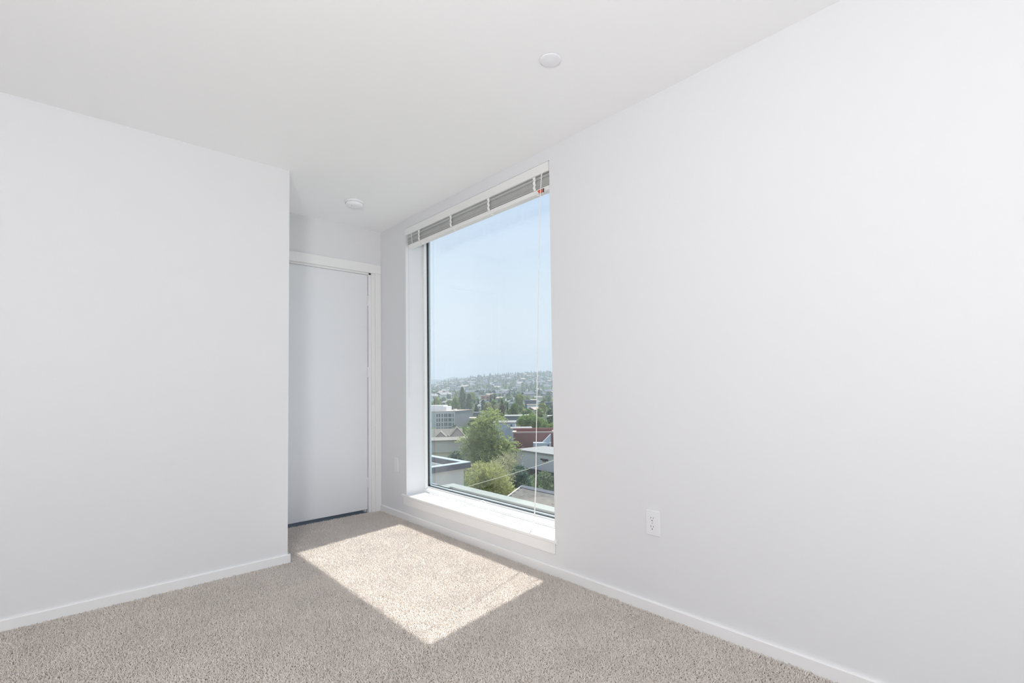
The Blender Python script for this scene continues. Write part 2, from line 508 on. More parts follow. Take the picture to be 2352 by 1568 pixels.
# ---- window
win = empty('window_1', ((WL + WR) / 2, 0.1, WS), kind='structure')
FY0, FY1 = 0.165, 0.226
w = MB()
w.box(WL, WL + 0.021, FY0, FY1, WS, WH).box(WR - 0.021, WR, FY0, FY1, WS, WH).box(WL + 0.021, WR - 0.021, FY0, FY1, WH - 0.028, WH)
w.prism([(FY0 + 0.008, WS), (FY0 + 0.008, WS + 0.004), (FY0, WS + 0.004), (FY0, WS + 0.026), (FY0 + 0.006, WS + 0.030), (0.186, WS + 0.034), (0.190, WS + 0.046), (0.199, WS + 0.046), (FY1, WS + 0.044), (FY1, WS)], WL + 0.021, WR - 0.021, 'x')
w.build('window_frame', M_vinyl, win)
gz0 = WS + 0.046
w = MB()
w.box(WL + 0.021, WL + 0.029, 0.190, 0.198, gz0, WH - 0.028).box(WR - 0.029, WR - 0.021, 0.190, 0.198, gz0, WH - 0.028)
w.box(WL + 0.021, WR - 0.021, 0.190, 0.197, gz0, gz0 + 0.004).box(WL + 0.021, WR - 0.021, 0.190, 0.198, WH - 0.036, WH - 0.028)
w.box(WL + 0.021, WR - 0.021, 0.2185, 0.2225, gz0, gz0 + 0.016)
w.build('glazing_gasket', M_gasket, win)
w = MB()
w.box(WL + 0.021, WL + 0.032, 0.204, 0.218, gz0, WH - 0.028).box(WR - 0.032, WR - 0.021, 0.204, 0.218, gz0, WH - 0.028)
w.box(WL + 0.021, WR - 0.021, 0.204, 0.218, gz0, gz0 + 0.010).box(WL + 0.021, WR - 0.021, 0.204, 0.218, WH - 0.038, WH - 0.028)
w.build('glass_spacer', M_spacer, win)
MB().box(WL + 0.022, WR - 0.022, 0.1985, 0.2235, gz0 + 0.0005, WH - 0.0285).build('glass_pane', M_glass, win)
# sill board with horns and a rounded nose, apron under it
SN = -0.012
prof = [(FY0, WS - 0.022), (0.0, WS - 0.022), (SN + 0.004, WS - 0.022), (SN, WS - 0.018), (SN, WS - 0.005), (SN + 0.004, WS), (FY0, WS)]
w = MB().prism(prof, WL, WR, 'x')
ph = [(0.0, WS - 0.022), (SN + 0.004, WS - 0.022), (SN, WS - 0.018), (SN, WS - 0.005), (SN + 0.004, WS), (0.0, WS)]
w.prism(ph, WL - 0.058, WL, 'x').prism(ph, WR, WR + 0.022, 'x')
w.build('window_sill', M_trim, win)
MB().cbox(WL - 0.036, WR + 0.004, -0.009, 0.0, WS - 0.080, WS - 0.022, 0.002).build('window_apron', M_trim, win)

# ---- supposed window behind the camera, unseen (frame only, an added fill gives its daylight)
w2 = empty('window_2', (XE + 0.07, -2.0, BZ0), kind='structure')
w = MB()
for y0, y1, z0, z1 in ((BY0, BY0 + 0.05, BZ0, BZ1), (BY1 - 0.05, BY1, BZ0, BZ1), (BY0, BY1, BZ0, BZ0 + 0.05), (BY0, BY1, BZ1 - 0.05, BZ1)):
    w.box(XE + 0.08, XE + 0.15, y0, y1, z0, z1)
w.build('window_frame', M_vinyl, w2)

# ================================================================== BLIND
bl = empty('window_blind', ((WL + WR) / 2, 0.03, WH), label='raised white slatted blind gathered at the top of the tall window', cat='blind')
bx0, bx1 = WL + 0.004, WR - 0.004
w = MB().prism([(-0.004, WH - 0.058), (0.004, WH - 0.060), (0.006, WH - 0.052), (0.006, WH - 0.010), (0.004, WH - 0.004), (-0.004, WH - 0.004), (-0.006, WH - 0.010), (-0.006, WH - 0.052)], bx0, bx1, 'x')
w.box(bx0, bx0 + 0.006, 0.006, 0.03, WH - 0.058, WH - 0.004).box(bx1 - 0.006, bx1, 0.006, 0.03, WH - 0.058, WH - 0.004)
w.build('valance', M_blind, bl)
MB().cbox(WL + 0.015, WR - 0.015, 0.014, 0.066, WH - 0.045, WH - 0.003, 0.002).build('headrail', M_blind, bl)
# slats: curved strips, stacked under the headrail
def slat_mesh(x0, x1, curve=0.0025, th=0.0021, wd=0.050):
    m = MB(); n = 6
    up = []; dn = []
    for i in range(n + 1):
        t = i / n * 2 - 1
        up.append((t * wd / 2, curve * (1 - t * t) + th)); dn.append((t * wd / 2, curve * (1 - t * t)))
    return m.prism(up + dn[::-1], x0, x1, 'x')
sl_me = slat_mesh(bx0 + 0.012 - 1.2435, bx1 - 0.012 - 1.2435).mesh('slat', M_slatshade)
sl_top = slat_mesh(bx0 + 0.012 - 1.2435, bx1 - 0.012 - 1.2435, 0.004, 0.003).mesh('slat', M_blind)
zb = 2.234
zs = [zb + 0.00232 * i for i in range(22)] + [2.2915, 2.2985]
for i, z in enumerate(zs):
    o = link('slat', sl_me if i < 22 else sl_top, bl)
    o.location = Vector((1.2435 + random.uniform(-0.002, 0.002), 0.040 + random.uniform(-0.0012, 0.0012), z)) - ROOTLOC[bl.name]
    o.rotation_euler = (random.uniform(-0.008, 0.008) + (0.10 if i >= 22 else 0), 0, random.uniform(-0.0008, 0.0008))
# bottom rail with plugs
rl = MB().prism([(0.014, 2.214), (0.018, 2.208), (0.026, 2.206), (0.058, 2.206), (0.066, 2.210), (0.067, 2.222), (0.064, 2.232), (0.016, 2.232), (0.013, 2.224)], bx0 + 0.012, bx1 - 0.012, 'x')
rail = rl.build('bottom_rail', M_blind, bl)
for x in (0.632, 1.065, 1.495, 1.925):
    MB().lathe([(0.012, 0.0), (0.012, -0.003), (0.007, -0.006), (0, -0.0065)], 16, (x, 0.036, 2.2065)).build('rail_plug', M_blind, rail, smooth=True)
# ladder tapes bulging out in loops in front of the slats, and the thin cords behind them
for x in (0.632, 1.065, 1.495, 1.925):
    for s, y0 in ((-1, 0.0125), (1, 0.0685)):
        vs_, fs = [], []
        for k in range(15):
            t = k / 14
            cxx = x + 0.0035 * math.sin(t * 19); cy = y0 + s * (0.003 + 0.006 * abs(math.sin(t * 9.4))); cz = 2.226 + t * 0.088
            for dx, dy in ((-.0085, -.0012), (.0085, -.0012), (.0085, .0012), (-.0085, .0012)): vs_.append((cxx + dx, cy + dy, cz))
        for k in range(14):
            for e in range(4): fs.append((k * 4 + e, k * 4 + (e + 1) % 4, k * 4 + 4 + (e + 1) % 4, k * 4 + 4 + e))
        fs += [(3, 2, 1, 0), (56, 57, 58, 59)]
        m = MB(); m.add(vs_, fs); m.build('ladder_tape', M_cord, bl)
    MB().tube([(x + 0.007, 0.008, 2.315), (x + 0.009, 0.003, 2.285), (x + 0.006, 0.004, 2.25), (x + 0.008, 0.010, 2.225)], 0.0022, 5).build('lift_cord', M_cord, bl)
for x, r in ((0.515, 0.0022),):
    MB().tube([(x, 0.011, 2.312), (x + 0.002, 0.007, 2.29), (x + 0.006, 0.008, 2.26), (x + 0.006, 0.012, 2.226)], r, 6).build('tilt_cord', M_cord, bl)
# red warning label folded under the rail
w = MB()
LB = [(1.945, 2.222), (1.985, 2.223), (1.988, 2.202), (1.972, 2.197), (1.956, 2.205)]
w.face([(a_, 0.0098, b_) for a_, b_ in LB]); w.face([(a_, 0.0110, b_) for a_, b_ in LB][::-1])
lab = w.build('warning_label', M_red, bl); lab['label'] = 'red warning label'
MB().box(1.991, 1.998, 0.0095, 0.0115, 2.199, 2.222).build('label_edge', M_black, lab)
MB().tube([(1.985, 0.012, 2.200), (2.000, 0.004, 2.180), (2.018, 0.002, 2.160), (2.025, 0.004, 2.150)], 0.0009, 4).build('label_thread', M_cord, lab)
# pull cord: hangs in front of the glass down to the sill, its tail lies in loops on the sill
zt = WS + 0.003
down = [(2.000, 0.004, 2.318), (1.998, -0.006, 2.300), (1.985, -0.004, 2.20), (1.965, 0.0, 1.9), (1.940, 0.008, 1.5), (1.915, 0.016, 1.1), (1.893, 0.024, 0.75), (1.870, 0.034, 0.45), (1.845, 0.044, 0.27), (1.826, 0.046, zt + 0.004)]
MB().tube(down, 0.0025, 6).build('pull_cord', M_cord, bl)
MB().tube([(1.921, 0.013, 1.15), (1.900, 0.020, 0.80), (1.890, 0.023, 0.62), (1.889, 0.023, 0.52), (1.877, 0.030, 0.44), (1.857, 0.040, 0.33), (1.849, 0.045, 0.27), (1.830, 0.047, zt + 0.006)], 0.0019, 6).build('pull_cord', M_cord, bl)
MB().tube([(1.826, 0.046, zt + 0.003), (1.820, 0.030, zt), (1.846, 0.016, zt + 0.004), (1.872, 0.012, zt + 0.012), (1.885, 0.001, zt + 0.010), (1.884, -0.005, zt + 0.001)], 0.0024, 6).build('cord_tail', M_cord, bl)
def smooth_path(pts, n=8):
    P = [Vector(p) for p in pts]; out = []
    for i in range(len(P) - 1):
        a, b = P[i], P[i + 1]
        p0 = P[max(i - 1, 0)]; p3 = P[min(i + 2, len(P) - 1)]
        for k in range(n):
            t = k / n
            out.append(0.5 * ((2 * a) + (b - p0) * t + (2 * p0 - 5 * a + 4 * b - p3) * t * t + (3 * a - p0 - 3 * b + p3) * t ** 3))
    out.append(P[-1]); return out
MB().tube(smooth_path([(1.826, 0.047, zt), (1.70, 0.070, zt), (1.55, 0.085, zt), (1.42, 0.105, zt), (1.34, 0.120, zt), (1.30, 0.138, zt + 0.006), (1.27, 0.150, zt + 0.035), (1.235, 0.145, zt + 0.058), (1.205, 0.135, zt + 0.040), (1.195, 0.115, zt + 0.012), (1.215, 0.095, zt), (1.26, 0.088, zt), (1.30, 0.100, zt), (1.33, 0.128, zt)]), 0.0024, 6).build('cord_loop', M_cord, bl)
MB().tube(smooth_path([(1.21, 0.128, zt), (1.15, 0.135, zt), (1.10, 0.148, zt + 0.010), (1.12, 0.150, zt + 0.026), (1.16, 0.140, zt + 0.020), (1.18, 0.118, zt + 0.002), (1.14, 0.100, zt)]), 0.0024, 6).build('cord_loop', M_cord, bl)
MB().tube(smooth_path([(1.14, 0.100, zt), (1.05, 0.115, zt), (0.98, 0.135, zt), (0.92, 0.148, zt + 0.006), (0.86, 0.140, zt + 0.002), (0.80, 0.125, zt + 0.004), (0.75, 0.135, zt + 0.016), (0.72, 0.140, zt + 0.020), (0.70, 0.125, zt + 0.006), (0.74, 0.105, zt), (0.82, 0.100, zt), (0.86, 0.115, zt), (0.82, 0.130, zt + 0.003), (0.73, 0.120, zt + 0.004)]), 0.0024, 6).build('cord_loop', M_cord, bl)

# ---- tilt wand hanging beside the left jamb (clear thin rod)
MB().tube([(0.470, 0.008, 2.296), (0.466, 0.010, 1.6), (0.458, 0.016, 0.98)], 0.0026, 6).build('tilt_wand', glass_mat('clear_acrylic', (0.93, 0.94, 0.95), 0.12), bl)

# ================================================================== FIXTURES
def outlet_plate(loc, wd, ht, name, label):
    r = empty(name, loc, label=label, cat='wall plate')
    return r
o1 = empty('wall_outlet', (2.6825, 0, 0.4125), label='white duplex power outlet low on the wall right of the window', cat='outlet')
x, z = 2.6825, 0.4125
MB().cbox(x - 0.037, x + 0.037, -0.0065, 0.0, z - 0.0585, z + 0.0585, 0.0025).build('cover_plate', M_plate, o1)
for dz in (0.0195, -0.0195):
    m = MB()
    prof = []
    for k in range(24):
        a = 2 * PI * k / 24
        prof.append((x - 0.002 + 0.0168 * math.cos(a), z + dz + max(-0.0138, min(0.0138, 0.0172 * math.sin(a)))))
    m.prism([(p[0], p[1]) for p in prof], 0, 1, 'y')
    m.v = [(px, -0.0085 if py > 0.5 else -0.006, pz) for px, py, pz in m.v]
    f = m.build('receptacle_face', M_plate, o1)
    MB().box(x - 0.0094, x - 0.0072, -0.0088, -0.0080, z + dz + 0.0005, z + dz + 0.0085).build('slot', M_slot, f)
    MB().box(x + 0.0034, x + 0.0054, -0.0088, -0.0080, z + dz + 0.0010, z + dz + 0.0080).build('slot', M_slot, f)
    g = MB().lathe([(0.0027, 0), (0.0027, 0.0008), (0, 0.0008)], 12)
    g.v = [(x - 0.002 + a, -0.0081 - c, z + dz - 0.0075 + b) for a, b, c in g.v]
    g.build('ground_hole', M_slot, f)
g = MB().lathe([(0.003, 0), (0.003, 0.0008), (0, 0.0012)], 12)
g.v = [(x - 0.002 + a, -0.0065 - c, z + b) for a, b, c in g.v]
g.build('plate_screw', M_steel, o1, smooth=True)

o2 = empty('cable_plate', (0.279, 0, 0.422), label='blank white wall plate on the narrow wall between the door and the window', cat='wall plate')
MB().cbox(0.279 - 0.028, 0.279 + 0.030, -0.0075, 0.0, 0.422 - 0.0575, 0.422 + 0.0575, 0.0025).build('cover_plate', M_plate, o2)
for dz in (0.042, -0.042):
    g = MB().lathe([(0.003, 0), (0.003, 0.0008), (0, 0.0012)], 12)
    g.v = [(0.279 + a, -0.0075 - c, 0.422 + dz + b) for a, b, c in g.v]
    g.build('plate_screw', M_plate, o2)

sd = empty('smoke_detector', (0.545, -0.492, H), label='round white smoke detector on the ceiling near the door', cat='smoke detector')
sx, sy = 0.545, -0.492
MB().lathe([(0.064, 0), (0.066, -0.004), (0.066, -0.012), (0.062, -0.014), (0.058, -0.0145)], 40, (sx, sy, H)).build('mounting_base', M_disc, sd, smooth=True)
MB().lathe([(0.050, -0.013), (0.058, -0.0165), (0.0605, -0.020), (0.0600, -0.032), (0.055, -0.037), (0.030, -0.0385), (0.0, -0.039)], 40, (sx, sy, H)).build('detector_body', M_disc, sd, smooth=True)
MB().lathe([(0.009, -0.0383), (0.009, -0.0405), (0.007, -0.041), (0, -0.041)], 20, (sx + 0.02, sy - 0.004, H)).build('test_button', M_disc, sd)
MB().lathe([(0.0025, -0.0383), (0.0025, -0.0398), (0, -0.0400)], 10, (sx + 0.012, sy - 0.024, H)).build('indicator_lamp', M_slot, sd)
for k in range(14):
    a = 2 * PI * k / 14
    Mx = Matrix.Translation((sx + 0.0602 * math.cos(a), sy + 0.0602 * math.sin(a), H - 0.0225)) @ Matrix.Rotation(a, 4, 'Z')
    MB().box(-0.001, 0.0008, -0.008, 0.008, -0.0012, 0.0012, Mx).build('vent_slot', M_slot if k in (9, 10) else M_plate, sd)

sp = empty('sprinkler_cover', (2.587, -0.557, H), label='flat white concealed sprinkler cover disc on the ceiling over the window wall', cat='sprinkler')
MB().lathe([(0.044, -0.0035), (0.045, -0.0045), (0.0445, -0.006), (0.040, -0.0072), (0.0, -0.0076)], 48, (2.587, -0.557, H)).build('cover_disc', M_disc, sp, smooth=True)
MB().lathe([(0.040, 0.0), (0.040, -0.0035)], 40, (2.587, -0.557, H)).build('retainer_ring', M_steel, sp)

# ================================================================== OUTSIDE
CX, CY, CZ = 3.96, -2.05, 1.06
BX0, BY = np.array([0, 30, 80, 130, 200, 300, 400, 500, 600, 800, 1000, 1200, 1500, 1800, 2050, 2500, 3300]), \
    np.array([-11.5, -12, -13, -14.5, -16.2, -17.2, -17.8, -16.5, -15.6, -13.5, -11.5, -5, 0, 0, 0, -20, -70])
AZ, RZ = np.array([-80, -60, -56.7, -54, -50.2, -43, -36, -20]), np.array([-5, -4, 2, 22, 38, 47, 50, 50])
def ground(x, y):
    dx = np.asarray(x, float) - CX; dy = np.asarray(y, float) - CY
    d = np.hypot(dx, dy); az = np.degrees(np.arctan2(dx, np.maximum(dy, 1)))
    h = np.interp(d, BX0, BY)
    k = np.clip((d - 900) / 1100, 0, 1); k = k * k * (3 - 2 * k)
    fall = np.clip((3300 - d) / 1200, 0, 1)
    dip = np.clip((-51.5 - az) / 2.5, 0, 1) * np.interp(d, [150, 250, 350, 480], [0, 1, 1, 0])
    return h - 11 * dip + np.interp(az, AZ, RZ) * k * fall + 1.5 * np.sin(x * 0.011) * np.sin(y * 0.013) * np.clip((d - 400) / 600, 0, 1)
def polar(d, az):
    a = math.radians(az)
    return CX + d * math.sin(a), CY + d * math.cos(a)

M_land = mat('meadow_ground', (0.055, 0.075, 0.035), 0.95, 0.5, 0.02, spec=0.1)
M_mtn = mat('forested_mountain', (0.04, 0.07, 0.06), 0.95, 0.3, 0.004, spec=0.1)
ds = np.concatenate([np.linspace(6, 120, 14), np.linspace(140, 1000, 30), np.linspace(1040, 3300, 50)])
azs = np.linspace(-95, -5, 80)
V = []; F = []
for i, d in enumerate(ds):
    for a in azs:
        x, y = polar(d, a); y = max(y, 1.6)
        V.append((x, y, float(ground(x, y))))
na = len(azs)
for i in range(len(ds) - 1):
    for j in range(na - 1):
        a = i * na + j
        F.append((a, a + na, a + na + 1, a + 1))
land = link('terrain', raw_mesh('terrain', V, F, M_land)); struct(land)
V = []; F = []
for i, a in enumerate(np.linspace(-80, -20, 90)):
    h = 92 + 14 * math.sin(a * 0.9) + 8 * math.sin(a * 2.3 + 1) + 4 * math.sin(a * 6.1)
    for d, z in ((3500, -70), (3800, h * 0.5), (4000, h * 0.72), (4500, -70)):
        x, y = polar(d, a); V.append((x, y, z))
for i in range(89):
    for k in range(3):
        a = i * 4 + k; F.append((a, a + 4, a + 5, a + 1))
struct(link('mountains', raw_mesh('mountains', V, F, M_mtn)))

# ---- valley haze: a real scattering body over the landscape
hm = bpy.data.materials.new('valley_haze'); hm.use_nodes = True
nt = hm.node_tree; nt.nodes.clear()
ho = nt.nodes.new('ShaderNodeOutputMaterial'); hsn = nt.nodes.new('ShaderNodeVolumeScatter'); hab = nt.nodes.new('ShaderNodeVolumeAbsorption')
hadd = nt.nodes.new('ShaderNodeAddShader')
HC = (0.81, 0.90, 0.975, 1)
for n in (hsn, hab):
    n.inputs['Color'].default_value = HC; n.inputs['Density'].default_value = 0.00050
nt.links.new(hsn.outputs[0], hadd.inputs[0]); nt.links.new(hab.outputs[0], hadd.inputs[1]); nt.links.new(hadd.outputs[0], ho.inputs['Volume'])
hz = MB().box(-7500, 2500, 120, 8000, -90, 260).build('haze', hm)
tag(hz, 'pale blue haze lying over the far hillside and valley', 'haze', kind='stuff')

# ---- outside materials
M_stucco = mat('pale_stucco', (0.60, 0.58, 0.53), 0.9, 0.03, 3)
M_wroof = mat('white_roofing', (0.30, 0.30, 0.29), 0.8, 0.04, 1)
M_white = mat('white_render', (0.86, 0.86, 0.85), 0.8, 0.03, 1)
M_grey = mat('grey_cladding', (0.25, 0.27, 0.30), 0.8, 0.03, 1)
M_lgrey = mat('light_grey_wall', (0.58, 0.57, 0.56), 0.85, 0.03, 1)
M_blue = mat('blue_grey_siding', (0.52, 0.57, 0.63), 0.8, 0.03, 1)
M_brick = mat('red_brown_siding', (0.23, 0.10, 0.095), 0.8, 0.06, 1)
M_suncap = mat('sunlit_cap_metal', (0.34, 0.39, 0.45), 0.3, 0.03, 4, spec=0.6)  # pale tone carries the sunlit look of the cap top
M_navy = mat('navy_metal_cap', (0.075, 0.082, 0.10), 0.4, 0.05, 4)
M_memb = mat('roof_membrane', (0.22, 0.22, 0.215), 0.8, 0.05, 1)
M_ledge = mat('pale_green_roofing', (0.235, 0.25, 0.235), 0.6, 0.06, 3)
M_coping = mat('ledge_coping', (0.25, 0.27, 0.25), 0.5, 0.04, 6)
M_shing = mat('weathered_shingle', (0.15, 0.142, 0.128), 0.95, 0.18, 9, rand=0.16)
M_tanroof = mat('tan_shingle_roof', (0.19, 0.18, 0.158), 0.95, 0.1, 1.2)
M_tanwall = mat('taupe_siding', (0.50, 0.46, 0.42), 0.9, 0.04, 2)
M_cream = mat('cream_siding', (0.62, 0.58, 0.44), 0.9, 0.04, 2)
M_darkwin = mat('dark_window', (0.09, 0.13, 0.16), 0.15, 0.1, 2, spec=0.6)
M_darkroof = mat('dark_roof', (0.11, 0.12, 0.14), 0.9, 0.1, 1)
M_edge = mat('beige_roof_edge', (0.38, 0.31, 0.27), 0.8, 0.05, 1)
M_orange = mat('orange_wall', (0.60, 0.26, 0.12), 0.9, 0.05, 1)
M_bark = mat('bark', (0.12, 0.10, 0.08), 0.95, 0.3, 20)
M_twig = mat('bare_twig', (0.36, 0.31, 0.27), 0.9, 0.3, 20)
M_wire = mat('weathered_wire', (0.42, 0.44, 0.36), 0.6, 0.1, 20)
M_fence = mat('dark_fence', (0.05, 0.05, 0.05), 0.9, 0.2, 6)
M_locust = leaf_mat('locust_leaf', (0.37, 0.42, 0.17), 0.62, 0.42, 2.6)
M_cypress = leaf_mat('cypress_spray', (0.448, 0.462, 0.21), 0.4, 0.35, 1.6)
M_olive = leaf_mat('olive_leaf', (0.36, 0.36, 0.22), 0.4, 0.35, 2)
M_shrubd = leaf_mat('dark_shrub_leaf', (0.105, 0.182, 0.126), 0.4, 0.3, 2)
M_shrubm = leaf_mat('shrub_leaf', (0.21, 0.285, 0.15), 0.4, 0.35, 2)
M_gtree = leaf_mat('green_tree_leaf', (0.21, 0.3, 0.105), 0.35, 0.35, 0.5)
M_ltree = leaf_mat('light_tree_leaf', (0.36, 0.42, 0.15), 0.3, 0.35, 0.5)
M_ytree = leaf_mat('yellow_tree_leaf', (0.504, 0.476, 0.266), 0.25, 0.3, 0.5)
M_dtree = leaf_mat('dark_tree_leaf', (0.128, 0.188, 0.105), 0.35, 0.25, 0.5)
M_ptree = leaf_mat('purple_tree_leaf', (0.21, 0.175, 0.154), 0.3, 0.25, 0.5)
M_ctree = leaf_mat('conifer_needle', (0.083, 0.143, 0.09), 0.35, 0.15, 0.5)

# ---- own building: roof ledge below the window
lg = empty('roof_ledge', (0, 1.3, -0.65), label='pale greenish roof ledge just below and outside the tall window', cat='ledge')
MB().box(-2.12, 4.5, 0.30, 2.31, -0.75, -0.44).build('ledge_deck', M_ledge, lg)
MB().cbox(-2.20, 4.5, 2.16, 2.34, -0.47, -0.40, 0.008).build('ledge_coping', M_coping, lg)
MB().cbox(-2.20, -2.02, 0.30, 2.16, -0.47, -0.40, 0.008).build('ledge_coping', M_coping, lg)
MB().box(-2.1, 4.5, 0.30, 2.28, -11.5, -0.75).build('wall_below', M_stucco, lg)

# ---- neighbouring flat roofed wing with a navy cap
pb = empty('flat_roofed_wing', (-19.6, 7.2, -11.8), label='cream flat-roofed building with dark navy parapet cap at lower left of the view', cat='building')
X1, Y1, X0, Y0 = -14.84, 11.95, -24.0, 2.2
m = MB()
m.box(X1 - 0.25, X1, Y0, Y1, -12, -2.75).box(X0, X0 + 0.25, Y0, Y1, -12, -2.75).box(X0 + 0.25, X1 - 0.25, Y1 - 0.25, Y1, -12, -2.75).box(X0 + 0.25, X1 - 0.25, Y0, Y0 + 0.25, -12, -2.75)
m.build('wall', M_stucco, pb)
MB().box(X0 + 0.25, X1 - 0.25, Y0 + 0.25, Y1 - 0.25, -3.5, -3.2).build('roof_deck', M_memb, pb)
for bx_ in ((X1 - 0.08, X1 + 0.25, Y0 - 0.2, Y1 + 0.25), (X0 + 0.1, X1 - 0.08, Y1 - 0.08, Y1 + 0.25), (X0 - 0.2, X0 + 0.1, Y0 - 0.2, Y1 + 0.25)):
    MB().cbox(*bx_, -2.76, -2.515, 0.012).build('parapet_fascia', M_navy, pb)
    MB().cbox(*bx_, -2.515, -2.48, 0.006).build('parapet_cap', M_suncap, pb)  # top of the same cap, coloured paler to look sunlit
MB().prism([(-23, -3.2), (-18, -3.2), (-19.4, -2.72), (-21.6, -2.72)], 9.9, 11.2, 'y').build('roof_curb', M_memb, pb)

lw = empty('lower_wing', (-13.8, 7.0, -11.8), label='lower cream wing with a pale cap below the navy parapet at the left glass edge', cat='building')
MB().box(-14.57, -14.1, 3.0, 9.75, -12, -3.3).build('wall', M_stucco, lw)
MB().cbox(-14.57, -13.95, 2.8, 9.9, -3.3, -3.12, 0.015).build('parapet_cap', M_suncap, lw)

# ---- shingled house roof at lower right: every course a row of single shingles
sr = empty('shingled_roof', (-13.2, 14.0, -11.8), label='brown shingled house roof with dark ridge at the bottom right of the view', cat='roof')
rx0, ry, rz = -15.63, 16.52, -4.40
run = Vector((0.0, -1.0, -0.38)).normalized()
nrm = Vector((0.0, -0.38, 1.0)).normalized()
m = MB()
L = 6.4
a = Vector((rx0, ry, rz)); 
m.face([a, a + Vector((9, 0, 0)), a + Vector((9, 0, 0)) + run * L, a + run * L])
m.face([a - nrm * 0.12, a + Vector((9, 0, 0)) - nrm * 0.12, a + Vector((9, 0, 0)) + run * L - nrm * 0.12, a + run * L - nrm * 0.12][::-1])
back = Vector((0, 1, -0.38)).normalized()
m.face([a, a + back * 5, a + Vector((9, 0, 0)) + back * 5, a + Vector((9, 0, 0))])
m.build('roof_deck', M_darkroof, sr)
me_s = MB().box(-0.163, 0.163, -0.15, 0.0, -0.004, 0.008).mesh('shingle', M_shing)
rowe = 0.14
cnt = 0
ang = math.atan2(0.38, 1.0)
far_v, far_f = [], []
bv = [Vector(v.co) for v in me_s.vertices]; bf = [tuple(p.vertices) for p in me_s.polygons]
for r in range(int(L / rowe)):
    for c_ in range(24):
        p = a + run * (rowe * r) + Vector((0.17 + 0.33 * c_ + (0.16 if r % 2 else 0), 0, 0)) + nrm * (0.012 + random.uniform(0, 0.006))
        Rm = Euler((ang + 0.04, 0, random.uniform(-0.01, 0.01)))
        if c_ < 9 and r < 33:
            o = link('shingle', me_s, sr); o.location = p - ROOTLOC[sr.name]; o.rotation_euler = Rm
        else:
            RM = Matrix.Translation(p - ROOTLOC[sr.name]) @ Rm.to_matrix().to_4x4(); n0 = len(far_v)
            far_v += [tuple(RM @ v) for v in bv]; far_f += [tuple(i_ + n0 for i_ in f_) for f_ in bf]
o = link('shingle_field', raw_mesh('shingle_field', far_v, far_f, M_shing), sr); o['kind'] = 'stuff'
MB().prism([(ry - 0.20, rz - 0.03), (ry, rz + 0.06), (ry + 0.20, rz - 0.03), (ry, rz + 0.02)], rx0 - 0.03, rx0 + 9, 'x').build('ridge_cap', M_darkroof, sr)
e0 = a + Vector((-0.02, 0, 0)); m = MB()
Mx = Matrix.Translation(e0 + run * (L / 2)) @ Matrix.Rotation(ang, 4, 'X')
m.box(-0.06, 0.05, -L / 2, L / 2, -0.16, 0.035, Mx).build('rake_board', M_tanwall, sr)
MB().box(rx0 + 0.3, rx0 + 9, ry - 5.4, ry + 4.2, -12, -6.7).build('wall', M_tanwall, sr)
sk = MB(); Mx = Matrix.Translation(a + run * 4.1 + Vector((2.75, 0, 0)) + nrm * 0.08) @ Matrix.Rotation(ang, 4, 'X')
sk.box(-0.45, 0.45, -0.6, 0.6, -0.08, 0.06, Mx).build('skylight_curb', M_memb, sr)
MB().box(-0.38, 0.38, -0.53, 0.53, 0.06, 0.08, Mx).build('skylight_pane', M_blue, sr)

# ---- power line crossing the view
p0, p1 = Vector((-14.92, 11.97, -3.72)), Vector((-34.56, 43.95, -6.75))
pts = [p0.lerp(p1, t / 16) + Vector((0, 0, -0.18 * math.sin(PI * t / 16))) for t in range(17)]
tag(MB().tube(pts, [0.011 + 0.018 * t / 16 for t in range(17)], 5).build('power_line', M_wire, loc=tuple(p0)), 'thin pale power line crossing in front of the trees', 'cable')

# ---- foliage builders
def blob_points(blobs, n, shell=0.55):
    """n points on and inside a set of overlapping balls, with outward directions"""
    b = np.array(blobs, float)
    wgt = b[:, 3] ** 2; idx = rng.choice(len(b), n, p=wgt / wgt.sum())
    v = rng.normal(size=(n, 3)); v /= np.linalg.norm(v, axis=1)[:, None]
    r = b[idx, 3] * (shell + (1 - shell) * rng.random(n) ** 0.6)
    return b[idx, :3] + v * r[:, None] * np.array([1, 1, 0.92]), v
def fronds(name, blobs, n, leaves, length, wid, droop, mat_, off, up=0.15, shell=0.74):
    """arching sprays of leaflet pairs; one body of leaves"""
    P, D = blob_points(blobs, n, shell)
    V = np.zeros((n, leaves, 4, 3)); 
    D = D + np.array([0, 0, up]) + rng.normal(scale=0.35, size=D.shape); D /= np.linalg.norm(D, axis=1)[:, None]
    ln = length * (0.6 + 0.8 * rng.random(n))
    side = np.cross(D, np.array([0, 0, 1.0])); side /= (np.linalg.norm(side, axis=1)[:, None] + 1e-6)
    for k in range(leaves):
        t = (k // 2 + 0.5) / (leaves / 2); s = 1 if k % 2 else -1
        c = P + D * (ln * t)[:, None] + np.array([0, 0, -1.0]) * (droop * ln * t * t)[:, None]
        l = ln / leaves * 2.6
        dd = D * 0.7 + side * s * 0.8 + rng.normal(scale=0.25, size=D.shape)
        dd /= np.linalg.norm(dd, axis=1)[:, None]
        q = np.cross(dd, rng.normal(size=D.shape)); q /= np.linalg.norm(q, axis=1)[:, None]
        w = (wid * (0.7 + 0.6 * rng.random(n)))[:, None]; l = l[:, None]
        V[:, k, 0] = c; V[:, k, 1] = c + dd * l * 0.5 + q * w * 0.5; V[:, k, 2] = c + dd * l; V[:, k, 3] = c + dd * l * 0.5 - q * w * 0.5
    V = V.reshape(-1, 3) - np.array(off)
    F = np.arange(len(V)).reshape(-1, 4)
    return raw_mesh(name, V, F, mat_)
